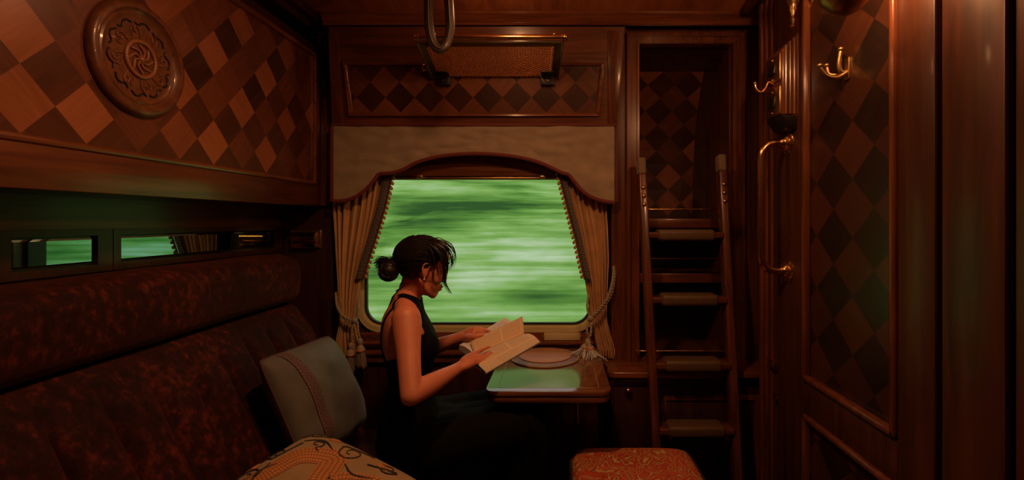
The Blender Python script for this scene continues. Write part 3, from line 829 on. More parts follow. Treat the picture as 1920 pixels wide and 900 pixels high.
# sofa
so = thing('sofa', 'deep red crushed velvet bench sofa with roll headrest under the berth', 'sofa', (-.9, 1.1, 0))
SY0, SY1 = -.3, 2.09
def prof_back(z):    # front surface of the channelled back
    return -1.075 + .245 * ((1.0 - z) / .5) ** 1.15 if z < 1.0 else -1.075
bm = B()
cx_, cz_, hw, hh = -1.19, 1.098, .125, .100
prof = []
for k in range(28):
    a = 2 * PI * k / 28; e = .55
    prof.append((cx_ + hw * math.copysign(abs(math.cos(a)) ** e, math.cos(a)), cz_ + hh * math.copysign(abs(math.sin(a)) ** e, math.sin(a))))
ys = [SY0, SY0 + .01] + [SY0 + .05 + (SY1 - SY0 - .09) * k / 30 for k in range(31)] + [SY1 - .025, SY1 - .01, SY1 - .003, SY1]
rings = []
for y in ys:
    s = 1.0
    dd = SY1 - y
    if dd < .04: s = .72 + .28 * math.sqrt(max(0, 1 - (1 - dd / .04) ** 2))
    rings.append([bm.verts.new((cx_ + (a - cx_) * s, y, cz_ + (b_ - cz_) * s + .004 * mnoise.noise((y * 3, a * 4, b_ * 4)))) for a, b_ in prof])
for r1, r2 in zip(rings, rings[1:]):
    for k in range(28): bm.faces.new((r1[k], r1[(k + 1) % 28], r2[(k + 1) % 28], r2[k]))
bm.faces.new(rings[0]); bm.faces.new(rings[-1][::-1])
obj('headrest', bm, M['velvet'], so, 60)
bm = B(); CH = .131; ph = 1.007
def back_front(u, v):
    y = SY0 + (SY1 - .005 - SY0) * u; z = .997 - .52 * v
    d = abs(((y - ph) / CH + .5) % 1.0 - .5) * 2          # 0 at a seam
    bulge = .026 * (1 - (1 - min(1, d * 1.7)) ** 2.6)
    fade = min(1, max(0, (v - .06) / .14))
    edge = 1 - math.exp(-(SY1 - y) / .02)
    top = .03 * (1 - min(1, v / .06)) ** 2
    return Vector((prof_back(z) + bulge * fade - .03 * (1 - edge) - top, y, z))
nu = 18 * 16
V = grid(bm, nu, 26, back_front)
back = [[bm.verts.new((XL + .002, v.co.y, v.co.z)) for v in (row[0], row[-1])] for row in V]
for j in range(26):
    bm.faces.new((V[j][-1], back[j][1], back[j + 1][1], V[j + 1][-1])); bm.faces.new((V[j][0], V[j + 1][0], back[j + 1][0], back[j][0]))
obj('backrest', bm, M['velvet'], so, 60)
bm = B(); box(bm, XL + .01, -.37, SY0, SY1, .30, .475, .045, 5); obj('seat', bm, M['velvet'], so, 60)
bm = B(); box(bm, XL + .01, -.42, SY0, SY1 - .02, 0, .31, .01); obj('base', bm, M['dark_v'], so)

# cushions
def cushion_fn(c, hx, hy, n, th, pinch=.05):
    c, hx, hy, n = Vector(c), Vector(hx), Vector(hy), Vector(n).normalized()
    def fn(u, v, side, lift=0.0):
        k4 = 1 - .035 * (abs(u) * abs(v)) ** 6
        pu = u * (1 - pinch * (1 - v * v)) * k4; pv = v * (1 - pinch * (1 - u * u)) * k4
        t = th * max(0, 1 - abs(u) ** 3) ** .55 * max(0, 1 - abs(v) ** 3) ** .55
        wr = .011 * mnoise.noise((u * 2.2 + side, v * 2.2, th * 30)) * (1 - max(abs(u), abs(v)) ** 4)
        return c + hx * pu + hy * pv + n * (side * (t + lift) + wr)
    return fn
def cushion_body(fn, mat, parent, pip, pipr=.0045):
    bm = B(); n = 30
    sp = [math.sin((k / n - .5) * PI) * .25 + (k / n - .5) * 1.5 for k in range(n + 1)]
    Vf = {}
    for side in (1, -1):
        for i in range(n + 1):
            for j in range(n + 1):
                bd = i in (0, n) or j in (0, n)
                if bd and side == -1: Vf[side, i, j] = Vf[1, i, j]
                else: Vf[side, i, j] = bm.verts.new(fn(sp[i], sp[j], side))
        for i in range(n):
            for j in range(n):
                q = [Vf[side, i, j], Vf[side, i + 1, j], Vf[side, i + 1, j + 1], Vf[side, i, j + 1]]
                bm.faces.new(q if side == 1 else q[::-1])
    body = obj('cushion_body', bm, mat, parent, 180)
    loop = [fn(sp[i], -1, 1) for i in range(n)] + [fn(1, sp[j], 1) for j in range(n)] + [fn(sp[n - i], 1, 1) for i in range(n)] + [fn(-1, sp[n - j], 1) for j in range(n)]
    bm = B(); tube(bm, loop, pipr, 8, closed=True); obj('piping', bm, pip, parent, 180)
    return body
T0, T1 = Vector((-.905, 1.50, .918)), Vector((-.895, 1.95, .892))
dn = Vector((.155, -.015, -.335))
hx = (T1 - T0) / 2; hy = dn / 2; c = (T0 + T1) / 2 + hy
nn = hx.cross(hy); nn = nn if nn.x > 0 else -nn
gc = thing('cushion', 'grey cushion with an embroidered braid stripe leaning on the red sofa back', 'cushion', (c.x, c.y, .51), 'loose cushions on the sofa')
gfn = cushion_fn(c, hx, hy, nn, .075, .025)
cushion_body(gfn, M['cush_grey'], gc, plain('thin_brown_piping', (.09, .028, .018), .7), .003)
bm = B(); L = .34
uvl = bm.loops.layers.uv.verify(); n = 40; rows = []
for k in range(n + 1):
    v = -.985 + 1.97 * k / n; rows.append([bm.verts.new(gfn(u, v, 1, .0025)) for u in (-.70, -.64, -.58, -.52)])
for k in range(n):
    for q in range(3):
        f = bm.faces.new((rows[k][q], rows[k][q + 1], rows[k + 1][q + 1], rows[k + 1][q]))
        for l, uv in zip(f.loops, ((q / 3, k / n), ((q + 1) / 3, k / n), ((q + 1) / 3, (k + 1) / n), (q / 3, (k + 1) / n))): l[uvl].uv = (uv[0], uv[1])
obj('braid_stripe', bm, M['braid_p'], gc, 180)

A = Vector((-.716, 1.47, .712)); e1 = Vector((.385, -.15, -.09)) * 1.04; e2 = Vector((-.16, -.36, -.07)) * 1.05
c = A + e1 / 2 + e2 / 2; nn = e1.cross(e2); nn = nn if nn.z > 0 else -nn
dc = thing('cushion', 'tan cushion embroidered with orange scales and dark scrolls, on the seat', 'cushion', (c.x, c.y, .51), 'loose cushions on the sofa')
dfn = cushion_fn(c, e1 / 2, e2 / 2, nn, .072, -.01)      # u along e1 (to the right), v along e2 (towards the camera)
cushion_body(dfn, M['cush_tan'], dc, M['stitch_orange'], .004)
S = lambda u, v, l=.001: dfn(u, v, 1, l)
def spiral(bm, cu, cv, r, a0, turns, dirn=1, tail=None, w=.0026):
    pts = []
    if tail: pts += [tail]
    for k in range(int(14 * turns) + 1):
        t = k / (14 * turns); a = a0 + dirn * t * turns * 2 * PI; q = 1.35 * r * (1 - .78 * t)
        pts.append((cu + q * math.cos(a), cv + q * math.sin(a)))
    pts = [p for p in cr([(p[0], p[1], 0) for p in pts], 2)]
    ps = [S(p[0], p[1]) for p in pts]; tube(bm, ps, [w * (1 - .5 * i / len(ps)) for i in range(len(ps))], 6)
bm = B()
for a_ in ((-.80, -.82, .09, 2.2, 1.2, 1, (-.6, -.92)), (-.1, -.72, .12, 3.6, 1.4, -1, (.12, -.88)), (.42, -.78, .09, 0, 1.3, 1, (.2, -.66)), (-.84, -.3, .09, 1.0, 1.3, 1, (-.72, -.55)), (-.80, .15, .1, 0, 1.4, -1, (-.7, -.08)),
           (.1, .18, .13, 2.0, 1.5, 1, (-.25, .05)), (.55, -.05, .12, 3.2, 1.4, -1, (.85, -.1)), (.78, -.5, .09, 1.2, 1.3, 1, (.62, -.62)), (-.4, .55, .12, 1, 1.4, 1, (-.62, .4)), (.6, .5, .13, 4, 1.4, -1, (.35, .62)), (-.55, -.62, .07, 1, 1.1, -1, (-.42, -.5))):
    spiral(bm, *a_)
for pts in (((-.75, -.60), (-.55, -.72), (-.30, -.62)), ((-.62, -.1), (-.7, .1), (-.55, .3)), ((.0, -.5), (.2, -.42), (.42, -.5)), ((.3, .3), (.5, .22), (.75, .3)), ((-.15, .75), (.1, .66), (.3, .8))):
    ps = [S(p[0], p[1]) for p in cr([(a, b_, 0) for a, b_ in pts], 8)]; tube(bm, ps, [.0012 + .0018 * math.sin(PI * i / len(ps)) for i in range(len(ps))], 6)
obj('scroll_embroidery', bm, M['stitch_dark'], dc, 180)
bm = B(); uvl = bm.loops.layers.uv.verify()
path = cr([(-.95, .55, .05), (-.62, .12, .11), (-.50, -.32, .15), (-.18, -.50, .15), (.0, -.15, .14), (.22, -.28, .16), (.48, -.42, .14), (.66, -.30, .09), (.72, -.10, .03)], 12)
rows = []; ln = 0
for i, (a, b_, w) in enumerate(path):
    p, q = path[max(i - 1, 0)], path[min(i + 1, len(path) - 1)]; d = Vector((q[0] - p[0], q[1] - p[1])).normalized(); nn2 = Vector((-d.y, d.x))
    if i: ln += math.hypot(a - path[i - 1][0], b_ - path[i - 1][1])
    rows.append(([bm.verts.new(S(max(-.97, min(.97, a + nn2.x * w * s)), max(-.97, min(.97, b_ + nn2.y * w * s)), .0015)) for s in (-1, -.5, 0, .5, 1)], ln * .5))
for (r1, l1), (r2, l2) in zip(rows, rows[1:]):
    for k in range(4):
        f = bm.faces.new((r1[k], r1[k + 1], r2[k + 1], r2[k]))
        for l, uv in zip(f.loops, ((k / 4, l1), ((k + 1) / 4, l1), ((k + 1) / 4, l2), (k / 4, l2))): l[uvl].uv = uv
body_ = obj('scaled_motif', bm, M['dragon'], dc, 180)
for cu, cv, a0 in ((-.52, -.80, -1.6), (-.86, .0, 3.0), (.30, -.72, -1.3), (.42, .02, 1.2), (-.3, .1, 1.9)):
    bm = B()
    for k in range(4):
        a = a0 + (k - 1.5) * .5
        ps = [S(max(-.96, min(.96, cu + math.cos(a + .5 * t) * .13 * t)), max(-.96, min(.96, cv + math.sin(a + .5 * t) * .13 * t))) for t in [q / 6 for q in range(7)]]
        tube(bm, ps, [.0045 * (1 - .7 * q / 6) for q in range(7)], 6)
    obj('claw_embroidery', bm, M['stitch_orange'], dc, 180)
# ================================================================== WINDOW DRESSING
def interp(poly, y):
    """x of a pixel outline at height y"""
    if y <= poly[0][1]: return poly[0][0]
    for (xa, ya), (xb, yb) in zip(poly, poly[1:]):
        if y <= yb: return xa + (xb - xa) * (y - ya) / max(1e-6, yb - ya)
    return poly[-1][0]

YV = 2.285
va = thing('valance', 'drab scalloped valance with oxblood trim across the top of the window', 'valance', (P(889, 0, YV).x, YV, P(0, 378, YV).z))
sc_ = [(624, 375), (645, 374), (664, 368), (680, 358), (693, 346), (703, 333), (711, 324), (725, 323), (740, 321), (758, 315), (780, 303), (810, 294), (850, 288), (893, 286), (935, 288), (980, 294), (1012, 303), (1035, 313), (1054, 322), (1066, 325), (1074, 334), (1086, 350), (1100, 362), (1118, 371), (1136, 376), (1153, 378)]
sc_s = cr([(a, b_, 0) for a, b_ in sc_], 4)
def vbot(x):
    for p, q in zip(sc_s, sc_s[1:]):
        if p[0] <= x <= q[0]: return p[1] + (q[1] - p[1]) * (x - p[0]) / max(1e-6, q[0] - p[0])
    return sc_s[-1][1]
bm = B()
def vf(u, v):
    x = 625 + 527 * u; yb = vbot(x); y = 236 + (yb - 236) * v
    w = .011 * mnoise.noise((x * .012 + y * .02, y * .045 - x * .006, 0)) + .005 * mnoise.noise((x * .03, y * .09, 5)) * (.3 + .7 * v)
    pull = .006 * math.sin((x * .35 + y) * .09) * v * max(0, 1 - abs(x - 680) / 70) + .006 * math.sin((-x * .35 + y) * .09) * v * max(0, 1 - abs(x - 1100) / 70)
    return P(x, y, YV - abs(w) - pull)
V = grid(bm, 110, 22, vf)
Bk = [[bm.verts.new(v.co + Vector((0, .012, 0))) for v in row] for row in V]
for j in range(22):
    for i in range(110): bm.faces.new((Bk[j][i], Bk[j + 1][i], Bk[j + 1][i + 1], Bk[j][i + 1]))
for i in range(110):
    bm.faces.new((V[0][i], Bk[0][i], Bk[0][i + 1], V[0][i + 1])); bm.faces.new((V[22][i], V[22][i + 1], Bk[22][i + 1], Bk[22][i]))
for j in range(22):
    bm.faces.new((V[j][0], V[j + 1][0], Bk[j + 1][0], Bk[j][0])); bm.faces.new((V[j][110], Bk[j][110], Bk[j + 1][110], V[j + 1][110]))
obj('cloth', bm, M['valance'], va, 60)
bm = B(); tube(bm, [P(p[0], p[1] + 2, YV - .004) for p in sc_s], .0085, 8, flat=(Vector((0, 1, 0)), .5)); obj('scalloped_trim', bm, M['piping'], va, 60)
bm = B(); a, b_ = P(621, 237, YV), P(1157, 232, YV); box(bm, a.x, b_.x, YV - .008, YV + .02, a.z, b_.z, .003)
for px in (622, 1156):
    c = P(px, 237, YV); box(bm, c.x - .006, c.x + .006, YV - .006, YV + .015, P(0, 378, YV).z, c.z, .002)
box(bm, a.x, b_.x, YV + .015, 2.335, a.z + .0, b_.z)
obj('top_trim', bm, M['piping'], va)

def curtain(lab, inner, outer, y0, y1, Y0, n, amp, band):
    t = thing('curtain', lab, 'curtain', (P((inner[-1][0] + outer[-1][0]) / 2, 0, Y0).x, Y0, P(0, y1, Y0).z), 'tied back curtains at the train window')
    def pt(s, v, off=0.0):
        py = y0 + (y1 - y0) * v
        xi, xo = interp(inner, py), interp(outer, py)
        sw = s + .035 * math.sin(3 * PI * s + 2 * v)
        x = xi + (xo - xi) * sw
        wd = abs(xo - xi) / 110.0
        a = amp * (.45 + .55 * min(1.3, wd)) * (math.sin(2 * PI * n * s + .7 * math.sin(5 * s)) + .3 * math.sin(2 * PI * n * 2.3 * s + 1.3))
        return P(x, py, Y0) + Vector((0, a - off, 0))
    bm = B(); grid(bm, n * 14, 46, lambda u, v: pt(u, v))
    cl = obj('cloth', bm, M['curtain'], t, 180)
    md_ = cl.modifiers.new('thick', 'SOLIDIFY'); md_.thickness = .003
    bm = B(); uvl = bm.loops.layers.uv.verify(); rows = []
    k0, k1 = band
    ns = 34
    for k in range(ns + 1):
        v = (k / ns) * (526 - y0) / (y1 - y0)
        py = y0 + (y1 - y0) * v; xi, xo = interp(inner, py), interp(outer, py); sg = 1 if xo > xi else -1
        wpx = k0 + (k1 - k0) * k / ns
        row = []
        for q in range(4):
            row.append(bm.verts.new(P(xi + sg * (2 + wpx * q / 3), py, Y0 - amp - .012 + .004 * (q == 0))))
        rows.append(row)
    for k in range(ns):
        for q in range(3):
            f = bm.faces.new((rows[k][q], rows[k][q + 1], rows[k + 1][q + 1], rows[k + 1][q]))
            for l, (uu, kk) in zip(f.loops, ((q, k), (q + 1, k), (q + 1, k + 1), (q, k + 1))): l[uvl].uv = (uu / 3, kk * .0148)
    bd = obj('braid_band', bm, M['braid_c'], t, 180)
    md_ = bd.modifiers.new('thick', 'SOLIDIFY'); md_.thickness = .003
    bm = B()
    edge = [P(interp(inner, y0 + k * 4) , y0 + k * 4, Y0 - amp - .010) for k in range(int((526 - y0) / 4) + 1)]
    sgx = -1 if outer[0][0] > inner[0][0] else 1
    tube(bm, edge, .004, 6)
    obj('edge_cord', bm, M['piping'], t, 180)
    bm = B(); step = 9.2; k = 0
    y = y0 + 6
    while y < 528:
        c = P(interp(inner, y) - sgx * -4.2, y, Y0 - amp - .010)
        ellipsoid(bm, c, (.0072, 0, 0), (0, .0072, 0), (0, 0, .0085), 10, 7)
        tube(bm, [c + Vector((0, 0, .008)), c + Vector((-sgx * .006, 0, .013))], .0035, 6)
        y += step
    obj('bobble_fringe', bm, M['rope_gold'], t, 180)
    return t
M['rope_gold'] = plain('gold_bobble_thread', (.50, .29, .10), .7, sheen=.2, var=.25, vs=120)
li = [(737, 320), (733, 340), (722, 390), (707, 440), (694, 480), (682, 519), (674, 560), (670, 590), (666, 600), (672, 625), (682, 658), (686, 692)]
lo = [(624, 320), (626, 400), (630, 480), (635, 560), (638, 590), (638, 600), (631, 630), (627, 665), (625, 692)]
curtain('tan curtain with bobbled braid edge, behind the woman and the grey cushion', li, lo, 320, 690, 2.352, 8, .017, (14, 13))
ri = [(1046, 320), (1052, 345), (1079, 449), (1097, 529), (1105, 580), (1110, 598), (1113, 625), (1119, 650), (1124, 673)]
ro = [(1150, 320), (1137, 384), (1141, 430), (1143, 487), (1139, 561), (1138, 598), (1146, 630), (1155, 660), (1150, 673)]
curtain('tan curtain with bobbled braid edge, between the window and the ladder', ri, ro, 320, 671, 2.352, 8, .017, (11, 10))

def twist(bm, pts, r, turns_per_m=70):
    pts = [Vector(p[:3]) for p in pts]; fr = frames(pts); ln = 0; s1, s2 = [], []
    for i, (p, (t, u, v)) in enumerate(zip(pts, fr)):
        if i: ln += (p - pts[i - 1]).length
        a = ln * turns_per_m * 2 * PI / 2
        o = (u * math.cos(a) + v * math.sin(a)) * r * .55
        s1.append(p + o); s2.append(p - o)
    tube(bm, s1, r * .62, 7); tube(bm, s2, r * .62, 7)

def tassel(parent, top, mid, end, splay, tone):
    """cord, turned head, thread skirt"""
    top, mid, end = Vector(top), Vector(mid), Vector(end)
    d = (end - mid).normalized()
    bm = B(); twist(bm, cr([top, top.lerp(mid, .4) + Vector((0, -.004, 0)), mid - d * .055], 10), .0055, 60)
    tb = obj('tassel', bm, M['rope'], parent, 180)
    bm = B(); lathe(bm, [(0, -.058), (.007, -.056), (.012, -.048), (.013, -.036), (.009, -.030), (.008, -.026), (.012, -.021), (.017, -.014), (.019, -.006), (.018, 0), (0, .001)], mid, d, 14)
    obj('tassel_head', bm, M['rope'], tb, 60)
    bm = B(); lathe(bm, [(.0185, -.007), (.0215, -.004), (.0215, .003), (.0185, .006), (0, .006)], mid, d, 14)
    obj('copper_band', bm, plain('copper_thread', (.60, .30, .16), .45, .3), tb, 60)
    bm = B(); u = d.orthogonal().normalized(); v = d.cross(u); L = (end - mid).length
    for k in range(52):
        a = random.uniform(0, 2 * PI); q = math.sqrt(random.random()); l = L * random.uniform(.86, 1.03)
        o = (u * math.cos(a) + v * math.sin(a)) * q
        p0 = mid + o * .016 + d * .003; p1 = mid + o * (.019 + splay * .3) + d * l * .5; p2 = mid + o * (.017 + splay) + d * l
        tube(bm, cr([p0, p1, p2], 4), .0021, 5)
    obj('thread_fringe', bm, tone, tb, 180)

YT = 2.305
tl = thing('tieback', 'twisted cord tieback with two tassels, left of the window', 'tieback', P(655, 600, YT), 'cord tiebacks with tassels')
bm = B(); twist(bm, cr([P(630, 548, 2.36), P(632, 572, YT), P(640, 589, YT - .01), P(652, 597, YT - .012), P(664, 600, YT - .012), P(672, 590, YT), P(672, 560, 2.35)], 14), .0068)
twist(bm, cr([P(630, 555, 2.36), P(636, 582, YT), P(650, 601, YT - .012), P(665, 603, YT - .014)], 14), .0058)
ball(bm, P(665, 601, YT - .012), .014); obj('cord', bm, M['rope'], tl, 180)
tassel(tl, P(661, 604, YT - .01), P(657, 665, YT), P(656, 700, YT), .006, plain('drab_tassel_thread', (.24, .21, .16), .75, sheen=.2, var=.2, vs=200))
tassel(tl, P(670, 603, YT - .01), P(676, 657, YT), P(678, 690, YT), .006, D2.materials['drab_tassel_thread'])
tr_ = thing('tieback', 'twisted cord tieback with two splayed tassels resting on the table', 'tieback', P(1110, 600, YT), 'cord tiebacks with tassels')
bm = B(); hook = P(1147, 488, 2.39)
q = cr([hook, P(1151, 505, 2.34), P(1147, 535, YT), P(1138, 560, YT - .01), P(1124, 580, YT - .014), P(1112, 592, YT - .014), P(1105, 596, YT - .01)], 14)
twist(bm, q, .0072); q2 = cr([P(1150, 492, 2.385), P(1153, 512, 2.34), P(1148, 545, YT + .005), P(1136, 570, YT - .005), P(1120, 588, YT - .01), P(1106, 597, YT - .008)], 14)
twist(bm, q2, .0062); twist(bm, cr([P(1106, 596, YT - .01), P(1101, 575, YT + .01), P(1104, 552, 2.35)], 8), .0058)
ball(bm, P(1107, 597, YT - .012), .015); obj('cord', bm, M['rope'], tr_, 180)
bm = B(); tube(bm, [(hook.x, 2.40, hook.z), (hook.x, 2.37, hook.z), (hook.x, 2.365, hook.z + .02)], .006, 8); obj('wall_hook', bm, M['brass'], tr_)
tassel(tr_, P(1103, 600, YT - .01), P(1096, 654, 2.26), P(1086, 676, 2.23), .040, M['tassel'])
tassel(tr_, P(1108, 601, YT - .01), P(1108, 657, 2.23), P(1116, 682, 2.185), .042, M['tassel'])

# ================================================================== RACK AND STRAP
lr = thing('luggage_rack', 'brass luggage rack with woven wire shelf above the window', 'luggage rack', (-.32, 2.27, 2.04))
YR, ZR = 2.05, 2.1
xl, xr = P(778, 0, YR).x, P(1060, 0, YR).x
zt_ = P(0, 70, YR).z
bm = B(); tube(bm, [(xl + .012, YR, zt_), (xr - .012, YR, zt_)], .0125, 16)
rail = obj('front_rail', bm, M['brass'], lr, 60)
for x, s in ((xl + .012, -1), (xr - .012, 1)):
    bm = B(); lathe(bm, [(0, -.004), (.017, -.004), (.018, .002), (.014, .006), (.017, .012), (.015, .018), (.008, .022), (0, .023)], (x, YR, zt_), (s, 0, 0), 18)
    obj('end_cap', bm, M['brass'], rail, 50)
zn = P(0, 142, 2.36).z
def rk(px, py, Y): return P(px, py, Y)
F = [P(784, 80, YR + .01), P(1054, 80, YR + .01), P(1046, 145, 2.272), P(812, 145, 2.272)]
I_ = [P(800, 88, YR + .05), P(1038, 88, YR + .05), P(1033, 142, 2.262), P(822, 142, 2.262)]
bm = B()
for k in range(4):
    a, b_, c, d_ = F[k], F[(k + 1) % 4], I_[(k + 1) % 4], I_[k]; o = Vector((0, 0, .006))
    hexa(bm, [a, b_, c, d_, a + o, b_ + o, c + o, d_ + o], .001)
obj('frame', bm, M['greenmetal'], lr)
bm = B()
na, nb = 46, 26
def net(s, t): return (I_[0].lerp(I_[1], s)).lerp(I_[3].lerp(I_[2], s), t)
for k in range(na + 1):
    s = k / na; tube(bm, [net(s, t / 26) + Vector((0, 0, .002 * (-1) ** (k + t))) for t in range(27)], .0024, 6)
for k in range(nb + 1):
    t = k / nb; tube(bm, [net(s / 46, t) + Vector((0, 0, -.002 * (-1) ** (k + s))) for s in range(47)], .0024, 6)
obj('wire_net', bm, M['net'], lr, 180)
for px in (832, 1027):
    c = P(px, 152, 2.275)
    bm = B(); box(bm, c.x - .032, c.x + .032, 2.262, 2.31, c.z - .022, c.z + .024, .004); box(bm, c.x - .03, c.x + .03, 2.20, 2.31, c.z + .018, c.z + .024, .002)
    br = obj('bracket', bm, M['black'], lr)
    bm = B(); lathe(bm, [(0, -.001), (.007, 0), (.006, .004), (0, .005)], (c.x, 2.262, c.z), (0, -1, 0), 12); obj('screw', bm, M['brass'], br)
for px, e in ((797, -1), (1050, 1)):
    c = P(px - 2 * e, 128, 2.2); d_ = P(px, 132, 2.3)
    bm = B(); bar(bm, P(781 if e < 0 else 1057, 78, YR + .012), P(812 if e < 0 else 1046, 148, 2.275), .006, .02, bevel=.002)
    obj('side_arm', bm, M['greenmetal'], lr)
for px in (808, 1032):     # turned pins above the rail
    c = P(px, 64, YR); bm = B(); tube(bm, [c + Vector((-.014, 0, -.004)), c + Vector((.014, 0, -.004))], .005, 8, round_caps=True); ball(bm, c + Vector((.016, 0, .0)), .007); obj('rail_clip', bm, M['brass'], rail, 60)
bm = B(); tube(bm, cr([P(794, 122, 2.27), P(792, 126, 2.25), P(794, 133, 2.24), P(798, 131, 2.25)], 5), .004, 8, round_caps=True); ball(bm, P(794, 122, 2.265), .008); obj('bag_hook', bm, M['brass'], lr, 60)

hs = thing('hanging_strap', 'dark leather strap loop hanging from the ceiling before the luggage rack', 'strap', P(826, -116, 1.8))
Y = 1.80
lp = cr([P(806, -116, Y), P(804, -60, Y), P(804, 20, Y - .004), P(806, 58, Y - .01), P(813, 82, Y - .012), P(825, 92, Y - .012), P(837, 82, Y - .008), P(844, 55, Y), P(843, 20, Y), P(838, -60, Y), P(834, -116, Y)], 8)
bm = B(); tube(bm, lp, [.019 - .002 * math.sin(PI * i / len(lp)) for i in range(len(lp))], 12, flat=(Vector((0, 1, 0)), .55)); obj('leather_loop', bm, M['leather'], hs, 60)
bm = B(); tube(bm, [Vector(p) + Vector((0, -.0105, 0)) for p in lp], .0028, 6); obj('stitched_seam', bm, plain('strap_seam', (.09, .06, .035), .5), hs, 180)
bm = B(); c = P(820, -74, Y); box(bm, c.x - .05, c.x + .05, Y - .03, Y + .03, ZH - .012, ZH, .004); obj('ceiling_plate', bm, M['brass_old'], hs)

# ================================================================== TABLE AND BOOK
ZT = .735
tx0, tx1, ty0, ty1 = -.257, .197, 1.752, 2.352
tb = thing('table', 'polished wooden folding table under the window with rounded front corners', 'table', ((tx0 + tx1) / 2, 2.1, 0))
fz_ = lambda a, b, h: (a, b, h)
def slab(bm, inset, z0, z1, r, soft):
    pts = lambda i: rrect(tx0 + i, tx1 - i, ty0 + i, ty1, (0, 0, r, r), 8)
    rings = []
    for i, z in ((inset + soft, z0), (inset + soft * .3, z0 + soft * .3), (inset, z0 + soft), (inset, z1 - soft), (inset + soft * .3, z1 - soft * .3), (inset + soft, z1)):
        rings.append([bm.verts.new((a, b, z)) for a, b in pts(i)])
    n = len(rings[0])
    for r1, r2 in zip(rings, rings[1:]):
        for k in range(n): bm.faces.new((r1[k], r1[(k + 1) % n], r2[(k + 1) % n], r2[k]))
    bm.faces.new(rings[0][::-1]); bm.faces.new(rings[-1])
bm = B(); slab(bm, 0, ZT - .018, ZT, .05, .005); obj('tabletop', bm, M['table'], tb, 40)
bm = B(); slab(bm, .003, ZT - .042, ZT - .019, .048, .007); obj('apron_moulding', bm, M['table'], tb, 40)
bm = B()
ring_prism(bm, rrect(tx0 + .042, tx1 - .042, ty0 + .042, ty1 - .01, (.0, .0, .02, .02), 6), rrect(tx0 + .046, tx1 - .046, ty0 + .046, ty1 - .014, (0, 0, .018, .018), 6), fz_, ZT - .001, ZT + .0004)
obj('string_inlay', bm, plain('pale_inlay_line', (.30, .12, .045), .3, coat=.6), tb, 30)
bm = B(); box(bm, -.10, .17, 2.06, 2.10, .0, ZT - .04, .004); box(bm, -.10, .17, 2.05, 2.11, .0, .09, .008); box(bm, .02, .035, 2.045, 2.06, .2, .66, .003); obj('pedestal', bm, M['dark_v'], tb)
bm = B(); box(bm, -.16, .17, 2.1, ty1, ZT - .085, ZT - .042, .004); obj('bearer', bm, M['dark_v'], tb)
bm = B(); c = P(1083, 790, 2.03); tube(bm, [c + Vector((0, 0, .075)), c], .004, 8); ball(bm, c + Vector((0, 0, -.004)), .008); obj('release_pin', bm, M['brass_old'], tb, 60)
tcx, tcy = -.052, 2.185
tr2 = thing('serving_tray', 'round raised wooden tray with pale rim on the table below the window', 'tray', (tcx, tcy, ZT))
bm = B(); lathe(bm, [(0, .0005), (.150, .0005), (.151, .002), (.150, .004), (.143, .005), (0, .005)], (tcx, tcy, ZT), (0, 0, 1), 64); obj('tray_base', bm, wood('tray_base_wood', (.12, .045, .018), (.28, .11, .04), 'X', .45, .05, .8), tr2, 40)
bm = B()
for r0_, h in ((.1465, .010),):
    lathe(bm, [(.142, .0045), (.1435, .0075), (.149, .008), (.1525, .005), (.1525, .002), (.150, .002), (.1425, .004)], (tcx, tcy, ZT), (0, 0, 1), 64)
obj('rim', bm, plain('pale_tray_rim', (.36, .25, .12), .4, coat=.1), tr2, 60)
bm = B(); lathe(bm, [(0, .0045), (.115, .0045), (.116, .008), (.111, .010), (0, .010)], (tcx, tcy + .02, ZT), (0, 0, 1), 64); obj('raised_disc', bm, wood('tray_centre_wood', (.34, .15, .05), (.60, .29, .10), 'X', .5, 0, .8), tr2, 40)

# open book, spine running away from the reader
S0, S1 = P(889, 665, 1.80), P(983, 626, 1.90)
E0, E1 = P(899, 686, 1.70), P(1004.5, 632, 1.80)
N0, N1 = P(912, 699, 1.69), P(1012.5, 641, 1.79)
L0, L1 = P(861, 650, 1.905), P(946, 598.5, 2.005)
bk = thing('book', 'open book with blue grey cover and one page standing up, in the woman\'s hands', 'book', (S0 + S1) / 2)
upv = Vector((0, 0, 1))
def patch(bm, a0, a1, b0, b1, bow, nu=10, nv=10, lift=0):
    """a0-a1 along the spine side, b0-b1 along the free edge"""
    def fn(u, v):
        p = a0.lerp(a1, v).lerp(b0.lerp(b1, v), u); return p + upv * (bow * math.sin(PI * min(1, u * 1.0)) + lift)
    return grid(bm, nu, nv, fn)
def solid_patch(name, mat, sides, a0, a1, b0, b1, c0, c1, d0, d1, bow):
    """page block: top patch a-b, bottom patch c-d"""
    bm = B(); nu = nv = 10
    T = patch(bm, a0, a1, b0, b1, bow)
    Q = patch(bm, c0, c1, d0, d1, 0)
    for f in bm.faces: f.material_index = 0
    for f in list(bm.faces)[nu * nv:]: f.material_index = 1
    for k in range(nu):
        for a_, b__ in ((T[0], Q[0]), (T[nv], Q[nv])): bm.faces.new((a_[k], a_[k + 1], b__[k + 1], b__[k])).material_index = 1
    for k in range(nv):
        for i in (0, nu): bm.faces.new((T[k][i], T[k + 1][i], Q[k + 1][i], Q[k][i])).material_index = 1
    return obj(name, bm, [mat, sides], bk, 40)
dz = Vector((0, 0, -.018))
M['page_window_lit'] = page('printed_page_window_lit', (.86, .85, .84), (.16, .11, .07))  # left page paper whitened, cool window light painted into its colour
solid_patch('right_page_block', M['page'], M['paper'], S0, S1, E0, E1, S0 + dz, S1 + dz, N0, N1, .006)
solid_patch('left_page_block', M['page_window_lit'], M['paper'], S0, S1, L0 + Vector((0, 0, .006)), L1 + Vector((0, 0, .006)), S0 + dz, S1 + dz, L0 + dz * .4, L1 + dz * .4, .008)
